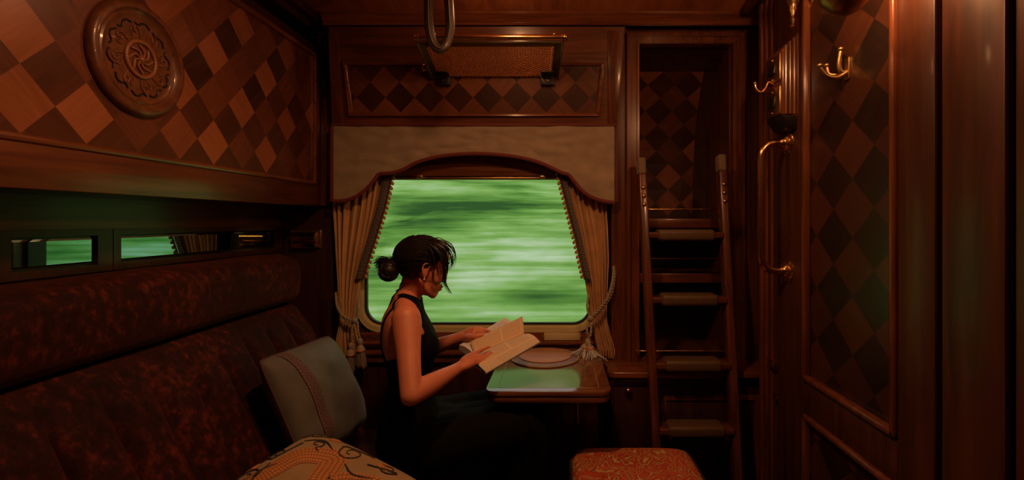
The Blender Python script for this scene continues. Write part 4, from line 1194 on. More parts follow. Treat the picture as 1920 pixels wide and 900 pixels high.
# standing page (free edge up, leaning to the window), slightly curled
T0_, T1_ = P(881, 641.5, 1.865), P(979.5, 594, 1.985)
bm = B()
def stand(u, v):
    p = S0.lerp(S1, v).lerp(T0_.lerp(T1_, v), u); return p + Vector((-.2, .8, 0)) * (-.006 * math.sin(PI * u)) + Vector((0, 0, .002))
grid(bm, 10, 12, stand)
pg = obj('standing_page', bm, M['page'], bk, 180); md_ = pg.modifiers.new('thick', 'SOLIDIFY'); md_.thickness = .0006; md_.offset = 0
bm = B(); o = Vector((0, 0, -.003)); ex = (S1 - S0).normalized() * .004
def coverpts(a0, a1, b0, b1):
    out0 = (b0 - a0).normalized() * .004
    p = [a0 - ex + dz + o, a1 + ex + dz + o, b1 + ex + out0 + o, b0 - ex + out0 + o]
    return p
for b0, b1, extra in ((N0, N1, 0), (L0 + dz * .4, L1 + dz * .4, 0)):
    p = coverpts(S0, S1, b0, b1); q = [x + Vector((0, 0, .0028)) for x in p]; hexa(bm, p + q, .0008)
obj('cover', bm, M['cover'], bk, 40)

# ================================================================== CABINET, LADDER, STOOL
cb = thing('corner_cabinet', 'built-in mahogany corner cabinet with marquetry alcove and shelves behind the ladder', 'cabinet', (.62, 2.4, 0))
YF = 2.335
fo = [P(1175, 690, YF), P(1395, 690, YF), P(1395, 62, YF), P(1175, 62, YF)]
fi = [P(1199, 690, YF), P(1375, 690, YF), P(1375, 82, YF), P(1199, 82, YF)]
bm = B()
x0_, x1_, xi0, xi1 = fo[0].x, fo[1].x, fi[0].x, fi[1].x
zt0, zt1, zb_ = fo[2].z, fi[2].z, .68
for k in range(1):
    ring_prism(bm, [(x0_, zb_), (x1_, zb_), (x1_, zt0), (x0_, zt0)], [(xi0, zb_), (xi1, zb_), (xi1, zt1), (xi0, zt1)], lambda a, b, h: (a, YF + h, b), 0, .05)
    ring_prism(bm, [(x0_, zb_), (x1_, zb_), (x1_, zt0), (x0_, zt0)], [(x0_ + .018, zb_), (x1_ - .018, zb_), (x1_ - .018, zt0 - .018), (x0_ + .018, zt0 - .018)], lambda a, b, h: (a, YF + h, b), -.012, .0)
    ring_prism(bm, [(xi0 - .012, zb_), (xi1 + .012, zb_), (xi1 + .012, zt1 + .012), (xi0 - .012, zt1 + .012)], [(xi0 - .002, zb_), (xi1 + .002, zb_), (xi1 + .002, zt1 + .002), (xi0 - .002, zt1 + .002)], lambda a, b, h: (a, YF + h, b), -.008, .0)
obj('frame', bm, M['trim_v'], cb, 40)
bm = B(); box(bm, x0_ - .03, XR2, YF + .03, YF + .07, zt0 - .005, ZC); box(bm, x1_, XR2, YF + .012, YF + .05, 0, ZC); box(bm, x0_ - .07, x0_ + .002, YF + .012, 2.40, .68, ZC - .03)
obj('surround', bm, M['wood_v'], cb, None)
# curved back, following the car roof
def arc(z): return 2.385 + .40 * math.sqrt(max(0, 1 - (max(0, z - 1.45) / .74) ** 2))
tab = [(0.0, 2.185)]
z = 2.185
while z > .70:
    z2 = z - .005; tab.append((tab[-1][0] + math.hypot(.005, arc(z2) - arc(z)), z2)); z = z2
def arcpt(a, s):
    s = -s
    for (s0, z0), (s1, z1) in zip(tab, tab[1:]):
        if s <= s1:
            z = z0 + (z1 - z0) * (s - s0) / (s1 - s0); return Vector((a, arc(z) - .003, z))
    return Vector((a, arc(tab[-1][1]) - .003, tab[-1][1]))
ci0, ci1 = xi0 - .01, xi1 - .0
bm = B(); n = 60; L = []
for k in range(n + 1):
    z = 2.19 - (2.19 - .68) * k / n; L.append((bm.verts.new((ci0, arc(z), z)), bm.verts.new((ci1, arc(z), z)), bm.verts.new((ci1, arc(z) + .03, z)), bm.verts.new((ci0, arc(z) + .03, z))))
for a_, b__ in zip(L, L[1:]):
    for q in range(4): bm.faces.new((a_[q], a_[(q + 1) % 4], b__[(q + 1) % 4], b__[q]))
bm.faces.new(L[0]); bm.faces.new(L[-1][::-1])
obj('curved_back', bm, M['dark_v'], cb, 40)
s_top = 0
for s_, z_ in tab:
    if z_ <= 2.115: s_top = s_; break
s_bot = 0
for s_, z_ in tab:
    if z_ <= 1.36: s_bot = s_; break
s_c = [s_ for s_, z_ in tab if z_ <= 2.06][0]
def atone(i, j): return random.uniform(.1, .25) if i % 2 == 0 else random.choice([.55, .75, .9, .45])
marquetry('marquetry_panel', arcpt, ci0 + .01, ci1 - .07, -s_bot, -s_top, .072, (.695, -s_c), atone, M['marq_b'], cb)
bm = B()
for sx0, sx1 in ((ci0 - .02, ci0 + .002), (ci1 - .002, ci1 + .02)):
    box(bm, sx0, sx1, YF + .05, 2.79, .68, 2.185)
obj('side_panel', bm, M['wood_v'], cb, None)
bm = B()      # rib following the curve at the right of the back
for k in range(40):
    za, zb2 = 2.18 - 1.45 * k / 40, 2.18 - 1.45 * (k + 1) / 40
    hexa(bm, [(ci1 - .07, arc(zb2) - .012, zb2), (ci1 - .002, arc(zb2) - .012, zb2), (ci1 - .002, arc(zb2), zb2), (ci1 - .07, arc(zb2), zb2), (ci1 - .07, arc(za) - .012, za), (ci1 - .002, arc(za) - .012, za), (ci1 - .002, arc(za), za), (ci1 - .07, arc(za), za)])
obj('curved_rib', bm, M['dark_v'], cb, 40)
for zs in (1.345, 1.085):
    bm = B(); box(bm, ci0 + .002, ci1 - .002, 2.36, 2.785, zs - .035, zs, .004); box(bm, ci0 + .002, ci1 - .002, 2.352, 2.372, zs - .04, zs + .006, .006); sf = obj('shelf', bm, M['wood_x'], cb)
    zr = zs + (.05 if zs > 1.2 else .075)
    bm = B(); tube(bm, [(ci0 + .002, 2.36, zr), (ci1 - .002, 2.36, zr)], .0032, 8)
    for x in (ci0 + .014, ci1 - .014): tube(bm, [(x, 2.36, zs), (x, 2.36, zr)], .004, 8); ball(bm, (x, 2.36, zr), .006)
    obj('brass_rail', bm, M['brass'], sf, 60)
bm = B(); xA, xB = .222, XR2
pl_ = [(xA + .03, 2.155), (xB, 2.155), (xB, 2.33), (xB, 2.79), (ci0, 2.79), (ci0, 2.40), (xA, 2.40), (xA, 2.185), (xA + .01, 2.165)]
prism(bm, pl_, fz_, .652, .682); bmesh.ops.bevel(bm, geom=[e for e in bm.edges if abs(e.verts[0].co.z - e.verts[1].co.z) < 1e-5], offset=.008, segments=3, affect='EDGES', profile=.5)
obj('worktop', bm, M['trim_x'], cb, 40)
bm = B(); box(bm, xA + .012, xB, 2.175, 2.40, .625, .654, .006); box(bm, xA + .02, xB, 2.20, 2.40, .02, .63)
obj('lower_body', bm, M['dark_v'], cb)
bm = B(); zr = .682 + .055; tube(bm, [(xi0 - .02, 2.30, zr), (xi1 + .0, 2.30, zr)], .0032, 8)
for x in (xi0 - .018, xi1 - .004): tube(bm, [(x, 2.30, .68), (x, 2.30, zr)], .004, 8); ball(bm, (x, 2.30, zr), .006)
obj('brass_rail', bm, M['brass'], cb, 60)
c = P(1177, 731, 2.19)
bm = B(); box(bm, xA + .03, xA + .19, 2.192, 2.203, .05, .61, .003); dr = obj('door', bm, M['dark_v'], cb)
bm = B(); lathe(bm, [(0, 0), (.008, 0), (.006, .008), (.013, .014), (.015, .021), (.011, .028), (0, .03)], (c.x, 2.193, c.z), (0, -1, 0), 18); obj('knob', bm, M['brass'], dr, 60)
bm = B(); box(bm, xA + .21, XR2 - .03, 2.192, 2.203, .05, .61, .003); dr = obj('door', bm, M['dark_v'], cb)
bm = B(); fnr = lambda a, b, h: (a, 2.192 + h, b)
ring_prism(bm, [(xA + .24, .09), (XR2 - .06, .09), (XR2 - .06, .57), (xA + .24, .57)], [(xA + .26, .11), (XR2 - .08, .11), (XR2 - .08, .55), (xA + .26, .55)], fnr, -.008, .001); obj('bead_moulding', bm, M['trim_v'], dr)

# ladder
ld = thing('ladder', 'mahogany bunk ladder with leather covered treads leaning before the cabinet', 'ladder', (.58, 2.05, 0))
tl_, tr3 = P(1203, 328, 2.235), P(1352, 322, 2.235)
kz = 2.02
def post(px_b, top): 
    b_ = P(px_b, 0, kz); return Vector((b_.x, kz, .0)), top
pbl, _ = post(1240, tl_); pbr, _ = post(1389, tr3)
for b_, t_, nm in ((pbl, tl_, 0), (pbr, tr3, 1)):
    bm = B(); bar(bm, b_, t_, .034, .060, up=(0, 1, 0), bevel=.006, seg=3); po = obj('post', bm, M['wood_v'], ld, 40)
    d = (t_ - b_).normalized()
    bm = B(); bar(bm, t_ - d * .002, t_ + d * .075, .036, .062, up=(0, 1, 0), bevel=.010, seg=3); obj('felt_cap', bm, M['felt'], po, 40)
    for k in range(3):
        c = t_ - d * (.06 + .038 * k); bm = B(); lathe(bm, [(0, 0), (.010, 0), (.009, .004), (.004, .006), (0, .0065)], c + Vector((0, -.031, 0)), (0, -1, .1), 14); obj('stud', bm, M['brass_old'], po, 60)
for py in (441, 563, 686, 809):
    z0 = 1.2
    for it in range(12):
        t = (z0 - 0) / tl_.z; Y = kz + (tl_.y - kz) * t; z0 = P(0, py, Y - .03).z
    a, b_ = pbl.lerp(tl_, z0 / tl_.z), pbr.lerp(tr3, z0 / tr3.z)
    a = Vector((a.x + .012, a.y, z0)); b_ = Vector((b_.x - .012, b_.y, z0))
    bm = B(); bar(bm, a, b_, .080, .026, up=(0, 0, 1), bevel=.006, seg=3); td = obj('tread', bm, M['wood_x'], ld, 40)
    p, q = a.lerp(b_, .12), a.lerp(b_, .88)
    bm = B(); bar(bm, p, q, .096, .050, up=(0, 0, 1), bevel=.016, seg=4)
    obj('leather_cover', bm, M['tan_leather'], td, 60)

# stool
st_ = thing('stool', 'low square stool with red and gold patterned seat before the ladder', 'stool', (.30, 1.73, 0))
sx0, sx1, sy0, sy1 = .052, .515, 1.47, 1.94
bm = B(); n = 24
def stop(u, v):
    x = u * 2 - 1; y = v * 2 - 1
    cr_ = max(0, 1 - abs(x) ** 5) ** .35 * max(0, 1 - abs(y) ** 5) ** .35
    k = .035; rx = x * (1 - k * abs(y) ** 6); ry = y * (1 - k * abs(x) ** 6)
    return Vector(((sx0 + sx1) / 2 + rx * (sx1 - sx0) / 2, (sy0 + sy1) / 2 + ry * (sy1 - sy0) / 2, .432 + .042 * cr_))
V = grid(bm, n, n, stop)
loop = [V[0][i] for i in range(n)] + [V[j][n] for j in range(n)] + [V[n][n - i] for i in range(n)] + [V[n - j][0] for j in range(n)]
lowr = [bm.verts.new((v.co.x, v.co.y, .36)) for v in loop]
for k in range(len(loop)): bm.faces.new((loop[k], loop[(k + 1) % len(loop)], lowr[(k + 1) % len(loop)], lowr[k]))
bm.faces.new(lowr)
lp_ = [v.co.copy() for v in loop]
obj('seat', bm, M['tapestry'], st_, 50)
bm = B(); tube(bm, [p + Vector((0, 0, .002)) for p in lp_], .0065, 8, closed=True); obj('piping', bm, M['dark_pipe'], st_, 180)
bm = B(); box(bm, sx0 + .01, sx1 - .01, sy0 + .01, sy1 - .01, .30, .362, .006); obj('seat_frame', bm, M['dark_v'], st_)
for x in (sx0 + .035, sx1 - .035):
    for y in (sy0 + .035, sy1 - .035):
        bm = B(); lathe(bm, [(0, 0), (.014, 0), (.017, .02), (.013, .04), (.018, .16), (.022, .24), (.019, .26), (.024, .28), (.024, .31), (0, .31)], (x, y, 0), (0, 0, 1), 16); obj('leg', bm, M['dark_v'], st_, 50)
# ================================================================== THE READER
YAW = math.radians(21); PITCH = math.radians(15)
Fw = Vector((math.cos(YAW), math.sin(YAW), 0)); Rt = Vector((math.sin(YAW), -math.cos(YAW), 0)); Up = Vector((0, 0, 1))
hf = Fw * math.cos(PITCH) - Up * math.sin(PITCH); hu = Fw * math.sin(PITCH) + Up * math.cos(PITCH); hr = Rt
HC = P(792, 497, 1.79)
def H(f, u, r=0.0): return HC + hf * f + hu * u + hr * r
def he(bm, c, rad, seg=24, rings=14):
    ellipsoid(bm, H(*c), hf * rad[0], hr * rad[2], hu * rad[1], seg, rings)

def loft(bm, secs, seg=36):
    """secs: centre, half depth along Fw, half width along Rt"""
    rings = []
    for c, b_, a_, e in secs:
        ring = []
        for k in range(seg):
            t = 2 * PI * k / seg; ct, st = math.cos(t), math.sin(t)
            ct = math.copysign(abs(ct) ** e, ct); st = math.copysign(abs(st) ** e, st)
            ring.append(bm.verts.new(c + Fw * b_ * ct + Rt * a_ * st))
        rings.append(ring)
    for r1, r2 in zip(rings, rings[1:]):
        for k in range(seg): bm.faces.new((r1[k], r1[(k + 1) % seg], r2[(k + 1) % seg], r2[k]))
    bm.faces.new(rings[0][::-1]); bm.faces.new(rings[-1])
    return rings

YC = 1.79
TOR = [(763, 560, .046, .055), (761, 571, .055, .085), (758, 583, .064, .135), (758, 594, .074, .158), (760, 606, .083, .166), (763, 622, .092, .160), (765, 640, .096, .150), (767, 660, .088, .136), (768, 685, .075, .122),
       (768, 712, .068, .116), (767, 740, .078, .136), (769, 775, .100, .165), (773, 812, .110, .178), (777, 850, .098, .176), (779, 868, .07, .15)]
def torso_at(py):
    py = max(TOR[0][1], min(TOR[-1][1], py))
    for p, q in zip(TOR, TOR[1:]):
        if p[1] <= py <= q[1]:
            t = (py - p[1]) / (q[1] - p[1]); t = t * t * (3 - 2 * t) * .4 + t * .6
            return tuple(a + (b_ - a) * t for a, b_ in zip(p, q))
def tpt(py, th, off=0.0):
    px, y, b_, a_ = torso_at(py)
    return P(px, y, YC) + Fw * (b_ + off) * math.cos(th) + Rt * (a_ + off) * math.sin(th)

def limb(bm, spec, seg=16, n=6):
    q = cr([tuple(p) + (r,) for p, r in spec], n)
    tube(bm, q, [p[3] for p in q], seg, round_caps=True)

bm = B()
loft(bm, [(P(a, b_, YC), c, d_, 1.0) for a, b_, c, d_ in [torso_at(560 + k * 7) for k in range(45)]])
# neck
limb(bm, [(P(761, 576, 1.80), .052), (P(767, 556, 1.80), .0435), (P(773, 540, 1.795), .0435), (P(779, 522, 1.79), .046)], 20)
# shoulder slope
for s in (1, -1):
    c = P(760, 562, YC); e = P(759, 592, YC) + Rt * s * .152
    limb(bm, [(c + Rt * s * .02, .042), (c.lerp(e, .5) + Up * .006, .043), (e, .046)], 14)
# bust
for s in (1, -1): ellipsoid(bm, P(788, 640, YC) + Rt * s * .068, Fw * .052, Rt * .058, Up * .056)
# near arm
SH = P(762, 601, 1.645); EL = P(771, 741, 1.515); WR = P(865, 687, 1.695)
limb(bm, [(SH + Up * .004, .049), (SH.lerp(EL, .18), .0455), (SH.lerp(EL, .45), .039), (SH.lerp(EL, .72), .0355), (SH.lerp(EL, .93), .034), (EL, .033)], 20)
limb(bm, [(EL, .032), (EL.lerp(WR, .12), .034), (EL.lerp(WR, .32), .034), (EL.lerp(WR, .6), .0275), (EL.lerp(WR, .85), .021), (WR, .0195)], 20)
# far arm
SH2 = P(757, 597, YC) - Rt * .155; EL2 = P(768, 668, 2.03); WR2 = P(868, 631, 1.935)
limb(bm, [(SH2, .048), (SH2.lerp(EL2, .4), .042), (SH2.lerp(EL2, .8), .038), (EL2, .035)], 18)
limb(bm, [(EL2, .035), (EL2.lerp(WR2, .3), .036), (EL2.lerp(WR2, .62), .029), (EL2.lerp(WR2, .88), .0225), (WR2, .0205)], 18)
# legs under the table
hipc = P(774, 830, YC)
KN = {}
for s in (1, -1):
    hj = hipc + Rt * s * .085; kn = Vector((-.135, 1.935, .585)) + Rt * s * .085; KN[s] = kn
    an = Vector((kn.x - .05, kn.y + .0, .09)); toe = an + Fw * .15 - Up * .055
    limb(bm, [(hj, .090), (hj.lerp(kn, .5), .076), (hj.lerp(kn, .9), .058), (kn, .056)], 16)
    limb(bm, [(kn, .056), (kn.lerp(an, .3), .055), (kn.lerp(an, .75), .036), (an, .034)], 16)
    limb(bm, [(an - Fw * .03 - Up * .05, .034), (an + Fw * .04 - Up * .04, .036), (toe + Up * .01, .028)], 14)
# hands
def finger(bm, pts, r0, r1):
    q = cr([tuple(p) for p in pts], 6); n = len(q) - 1
    tube(bm, q, [r0 + (r1 - r0) * i / n for i in range(n + 1)], 12, round_caps=True)
MC = {'index': (889, 664, 1.742), 'middle': (891, 670.5, 1.728), 'ring': (890, 676.5, 1.715), 'little': (886, 682, 1.705)}
TIP = {'index': [(902.5, 656.5, 1.762), (911, 652.5, 1.775), (918, 650.5, 1.782)], 'middle': [(906, 667.5, 1.745), (914.5, 664, 1.757), (922, 661, 1.764)],
       'ring': [(904, 674, 1.732), (912, 671, 1.744), (918, 668.5, 1.750)], 'little': [(898, 680.5, 1.720), (904.5, 678, 1.730), (910, 675.5, 1.735)]}
for k, (a, r0) in {'index': (0, .0076), 'middle': (1, .0078), 'ring': (2, .0072), 'little': (3, .0064)}.items():
    mc_ = P(*MC[k]); w = WR + Vector((.006, 0, .008)) + (P(*MC['index']) - P(*MC['little'])) * (.32 - .22 * a)
    limb(bm, [(w, .0145), (w.lerp(mc_, .5), .0145), (mc_, .0108)], 12)
    finger(bm, [mc_] + [P(*q) for q in TIP[k]], r0 + .0012, r0 - .0022)
limb(bm, [(WR + Vector((.01, .01, .0)), .015), (P(877, 684, 1.735), .0145), (P(884, 688, 1.765), .0105), (P(893, 693, 1.78), .009), (P(900, 696, 1.785), .0078)], 12)
MC2 = {'index': (892, 616.5, 1.925), 'middle': (890, 621, 1.918), 'ring': (888, 626, 1.912), 'little': (884, 631, 1.905)}
TIP2 = {'index': [(904, 617, 1.932), (913, 619.5, 1.930), (921, 622.5, 1.925)], 'middle': [(903, 623, 1.925), (910, 632, 1.93), (909, 638, 1.945)],
        'ring': [(900, 630, 1.92), (907, 639, 1.93), (906, 644, 1.945)], 'little': [(895, 637, 1.91), (900, 645, 1.92), (899, 649, 1.935)]}
for k, (a, r0) in {'index': (0, .0082), 'middle': (1, .0082), 'ring': (2, .0078), 'little': (3, .0070)}.items():
    mc_ = P(*MC2[k]); w = WR2 + Vector((.004, 0, .004)) + (P(*MC2['index']) - P(*MC2['little'])) * (.34 - .22 * a)
    limb(bm, [(w, .0145), (w.lerp(mc_, .5), .0140), (mc_, .0108)], 12)
    finger(bm, [mc_] + [P(*q) for q in TIP2[k]], r0 + .0012, r0 - .0022)
limb(bm, [(WR2 + Vector((.01, -.012, -.004)), .015), (P(880, 633, 1.90), .0145), (P(889, 632, 1.885), .0105), (P(897, 629.5, 1.885), .009), (P(904, 628, 1.89), .0078)], 12)
# head
he(bm, (-.006, .018, 0), (.088, .078, .071))
he(bm, (.030, -.012, 0), (.052, .070, .062))
he(bm, (.036, -.060, 0), (.044, .044, .050))
he(bm, (.060, -.088, 0), (.021, .018, .022))
for s in (1, -1):
    limb(bm, [(H(.006, -.050, s * .050), .013), (H(.036, -.082, s * .038), .013), (H(.062, -.095, s * .012), .014)], 12)
    he(bm, (.056, -.034, s * .036), (.022, .022, .020))      # cheek
    he(bm, (.0735, .006, s * .030), (.013, .012, .017), 16, 10)  # closed lid
    he(bm, (.076, .024, s * .030), (.010, .007, .024), 16, 8)    # brow
    # ear
    ellipsoid(bm, H(.006, -.012, s * .071), hf * .012 + hr * s * .003, hr * s * .006, hu * .024 - hf * .004, 18, 12)
    tube(bm, cr([H(.016, -.002, s * .073), H(.014, .009, s * .077), H(.003, .014, s * .080), H(-.006, .005, s * .081), H(-.006, -.012, s * .079), H(.001, -.026, s * .075), H(.007, -.034, s * .072)], 5), .0038, 8, round_caps=True)
    he(bm, (.008, -.034, s * .071), (.006, .008, .005), 12, 8)
he(bm, (.064, .040, 0), (.022, .034, .046))
limb(bm, [(H(.078, .012), .0075), (H(.085, -.012), .0075), (H(.091, -.030), .0080), (H(.086, -.037), .008)], 12)
for s in (1, -1): he(bm, (.080, -.036, s * .010), (.009, .0065, .0065), 12, 8)
he(bm, (.080, -.060, 0), (.011, .007, .021), 18, 8); he(bm, (.078, -.072, 0), (.011, .0065, .018), 18, 8)

tmp = D2.objects.new('remesh_tmp', D2.meshes.new('remesh_tmp')); bmesh.ops.recalc_face_normals(bm, faces=bm.faces); bm.to_mesh(tmp.data); bm.free(); COL.objects.link(tmp)
r = tmp.modifiers.new('r', 'REMESH'); r.mode = 'VOXEL'; r.voxel_size = .0034; r.adaptivity = 0
s = tmp.modifiers.new('s', 'SMOOTH'); s.factor = .5; s.iterations = 8
dg = bpy.context.evaluated_depsgraph_get(); dg.update()
me = D2.meshes.new_from_object(tmp.evaluated_get(dg)); D2.objects.remove(tmp)
me.name = 'body'; me.materials.clear(); me.materials.append(M['skin'])
for p in me.polygons: p.use_smooth = True
pr = thing('person', 'woman in black sleeveless dress with low bun, reading a book by the window', 'person', (hipc.x, hipc.y, 0))
me.transform(Matrix.Translation(-Vector(pr.location)))
bd = D2.objects.new('body', me); COL.objects.link(bd); bd.parent = pr

for s in (1, -1):
    bm = B(); tube(bm, cr([H(.0865, .000, s * .018), H(.0885, -.004, s * .028), H(.083, -.002, s * .041)], 5), [.0012] * 5 + [.0018] * 5 + [.0012], 6)
    obj('eyelashes', bm, M['hair'], pr, 60)
    bm = B(); tube(bm, cr([H(.087, .026, s * .014), H(.087, .031, s * .030), H(.077, .028, s * .046)], 5), [.0016] * 5 + [.002] * 5 + [.001], 6)
    obj('eyebrow', bm, M['hair'], pr, 60)
bm = B(); he(bm, (.0835, -.0605, 0), (.0085, .0052, .019), 18, 8); he(bm, (.0815, -.0705, 0), (.0085, .0055, .016), 18, 8); obj('lips', bm, M['lips'], pr, 180)
for s in (1, -1):
    bm = B(); ball(bm, H(.009, -.042, s * .0775), .0032); ball(bm, H(.009, -.036, s * .078), .002, 8, 6); obj('earring', bm, M['pearl'], pr, 60)

# ---- hair: scalp cap, combed strands, bun, loose ends
def hline(f):
    t = [(-.2, -.086), (-.055, -.082), (-.03, -.072), (-.010, -.044), (.0, -.018), (.022, .004), (.045, .030), (.064, .052), (.090, .066), (.2, .07)]
    for (a, ya), (b_, yb) in zip(t, t[1:]):
        if f <= b_: return ya + (yb - ya) * (f - a) / (b_ - a)
    return .07
hc = Vector((-.008, .018, 0)); hrad = Vector((.0975, .087, .0795))   # f, u, r
def scalp(d, lift=0.0):
    d = Vector(d).normalized()
    low = max(0, -d.y)                                     # draws in towards the nape
    k = 1 - .10 * low * (1 if d.x < .3 else .4)
    return Vector((hc.x + d.x * (hrad.x + lift) * k, hc.y + d.y * (hrad.y + lift), hc.z + d.z * (hrad.z + lift) * k))
bm = B(); nu, nv = 84, 60; W = {}
for i in range(nu):
    for j in range(nv + 1):
        a = 2 * PI * i / nu; t = PI * j / nv
        d = (math.cos(a) * math.sin(t), math.cos(t), math.sin(a) * math.sin(t))
        q = scalp(d, .0022 * math.sin(a * 26 + 3 * math.sin(t * 3)) * math.sin(t))
        W[i, j] = (q, q.y > hline(q.x) - .002)
vm = {}
def vv(i, j):
    i %= nu; j_ = j
    key = (0, j) if j in (0, nv) else (i, j)
    if key not in vm: q = W[key][0]; vm[key] = bm.verts.new(H(q.x, q.y, q.z))
    return vm[key]
for i in range(nu):
    for j in range(nv):
        cs = [(i, j), ((i + 1) % nu, j), ((i + 1) % nu, j + 1), (i, j + 1)]
        if all(W[c][1] for c in cs):
            vs = []
            for c in cs:
                v = vv(*c)
                if v not in vs: vs.append(v)
            if len(vs) > 2:
                try: bm.faces.new(vs)
                except ValueError: pass
BUN = Vector((-.107, -.048, .0)); BR = .033
def q3(v): return H(v.x, v.y, v.z)
bund = (BUN - hc).normalized()
random.seed(11)
for k in range(420):        # combed back to the bun
    a = random.uniform(-PI, PI)
    f0 = .075 * math.cos(a) * random.uniform(.7, 1.1); r0 = .9 * math.sin(a)
    d0 = Vector((math.cos(a) * random.uniform(.5, 1), random.uniform(-.25, 1), math.sin(a))).normalized()
    q = scalp(d0)
    if q.y < hline(q.x): continue
    ps = []
    for s in range(9):
        t = s / 8; d = d0.lerp(bund, t); d.y += .22 * math.sin(PI * t) * (1 if d0.y > 0 else .2)
        ps.append(q3(scalp(d, .0012 + .0018 * random.random())))
    if any((q3(hc) - p).length < .04 for p in ps): continue
    w = random.uniform(.0012, .0024)
    tube(bm, cr(ps, 2), [w] * 14 + [w * .7, w * .5, w * .3], 5)
c = q3(BUN); ellipsoid(bm, c, hf * BR * 1.02, hr * BR, hu * BR * 1.05, 22, 14)
limb(bm, [(q3(Vector((-.085, -.02, 0))), .030), (q3(Vector((-.105, -.03, 0))), .024)], 14)
for k in range(70):         # wound strands of the bun
    ax = Vector((random.gauss(0, .5), random.gauss(0, .5), 1)).normalized(); u = ax.orthogonal().normalized(); v = ax.cross(u); off = random.uniform(-.75, .75)
    rr = BR * math.sqrt(1 - off * off) * random.uniform(1.0, 1.07); a0 = random.uniform(0, 6); ln = random.uniform(2, 4.5)
    ps = [q3(BUN + ax * BR * off + u * rr * math.cos(a0 + ln * t / 12) + v * rr * math.sin(a0 + ln * t / 12)) for t in range(13)]
    w = random.uniform(.0012, .0026); tube(bm, ps, [w * .3] + [w] * 11 + [w * .3], 5)
def lock(pts, w, n=1, sp=.004, taper=.25):
    """loose strands through (px, py, depth) points"""
    for k in range(n):
        o = Vector((random.gauss(0, sp), random.gauss(0, sp), random.gauss(0, sp)))
        o2 = Vector((random.gauss(0, sp), random.gauss(0, sp), random.gauss(0, sp)))
        m_ = len(pts) - 1
        q = cr([P(*p) + o * (i / m_) + o2 * math.sin(PI * i / m_) for i, p in enumerate(pts)], 6)
        ww = w * random.uniform(.6, 1.2)
        tube(bm, q, [ww * (1 - (1 - taper) * (i / (len(q) - 1)) ** 1.5) for i in range(len(q))], 5)
# tuft out of the bun
lock([(735, 500, 1.75), (726, 490, 1.75), (715, 487, 1.75), (703, 493, 1.75)], .0026, 30, .006, .25)
lock([(734, 502, 1.75), (724, 492, 1.75), (714, 494, 1.75), (706, 503, 1.75)], .0022, 16, .005, .25)
lock([(738, 498, 1.75), (734, 488, 1.75), (731, 480, 1.75)], .0022, 9, .004, .1)
lock([(728, 500, 1.75), (718, 505, 1.75), (711, 518, 1.75)], .002, 6, .004, .1)
# front fringe and face-framing locks
lock([(806, 452, 1.74), (829, 455, 1.74), (846, 467, 1.75), (852, 484, 1.755), (848, 504, 1.76)], .0015, 10, .006, .15)
lock([(808, 452, 1.74), (830, 458, 1.735), (843, 472, 1.74), (846, 492, 1.745), (840, 508, 1.75)], .0018, 14, .005, .15)
lock([(806, 455, 1.73), (824, 462, 1.725), (836, 480, 1.73), (837, 505, 1.735), (833, 528, 1.745), (844, 550, 1.75)], .0021, 16, .0036, .12)
lock([(806, 458, 1.72), (820, 468, 1.715), (829, 488, 1.715), (833, 512, 1.72), (829, 537, 1.725)], .0022, 14, .003, .12)
lock([(804, 462, 1.715), (812, 478, 1.708), (814, 498, 1.71), (812, 520, 1.715), (815, 535, 1.72)], .0015, 6, .002, .12)
lock([(812, 456, 1.73), (826, 466, 1.725), (833, 482, 1.728), (835, 498, 1.733)], .0030, 26, .005, .2)
lock([(800, 452, 1.75), (822, 452, 1.75), (838, 462, 1.755), (845, 478, 1.76)], .0018, 10, .006, .2)
lock([(752, 530, 1.77), (749, 540, 1.775), (751, 549, 1.78)], .0012, 5, .003, .1)
obj('hair', bm, M['hair'], pr, 60)

# ---- dress: the bodice is cut from the body's own surface and lifted off it
from mathutils.bvhtree import BVHTree
OFFP = Vector(pr.location)
bb = bmesh.new(); bb.from_mesh(bd.data); bb.transform(Matrix.Translation(OFFP)); bb.normal_update(); bb.verts.ensure_lookup_table()
tree = BVHTree.FromBMesh(bb)
def pyof(p): return CY + (EYE - p.z) * F0 / YC
def covered(p):
    py = pyof(p)
    if py < 535 or py > 800: return False
    px, _, b_, a_ = torso_at(py)
    d = p - P(px, py, YC); f, r_ = d.dot(Fw), d.dot(Rt); a = abs(r_)
    if py < 612:
        dn = (p - P(765, py, YC)); dn = math.hypot(dn.dot(Fw), dn.dot(Rt))
        return f > -.034 and (p - HC).length > .124 and (f < .08 or py > 567) and dn < .066 + .85 * (f + .034) and (py >= 571 or dn > .0585 - .018 * max(0, min(1, f / .05)))
    bb_ = b_ + (.032 if f > 0 else .006); a_ += .014 if f > 0 else 0
    if (f / (bb_ + .012)) ** 2 + (r_ / (a_ + .012)) ** 2 > 1: return False
    if py > 673: return True
    th = abs(math.atan2(r_ / a_, f / bb_))
    lim = 1.75 if py < 642 else 1.75 + ((py - 642) / 31) ** 1.3 * 1.5
    return th < lim
keep = {v.index for v in bb.verts if covered(v.co)}
bm = B(); vm = {}
for f in bb.faces:
    if all(v.index in keep for v in f.verts):
        for v in f.verts:
            if v.index not in vm: vm[v.index] = bm.verts.new(v.co + v.normal * .0045)
        bm.faces.new([vm[v.index] for v in f.verts])
for it in range(6):                                     # even out the cut edges
    mv = []
    for v in bm.verts:
        nb = [e.other_vert(v).co for e in v.link_edges if e.is_boundary]
        if len(nb) == 2: mv.append((v, v.co * .4 + (nb[0] + nb[1]) * .3))
    for v, c in mv: v.co = c
for it in range(3):
    mv = [(v, v.co * .5 + sum((e.other_vert(v).co for e in v.link_edges), Vector()) / len(v.link_edges) * .5) for v in bm.verts if v.link_edges and not v.is_boundary]
    for v, c in mv: v.co = c
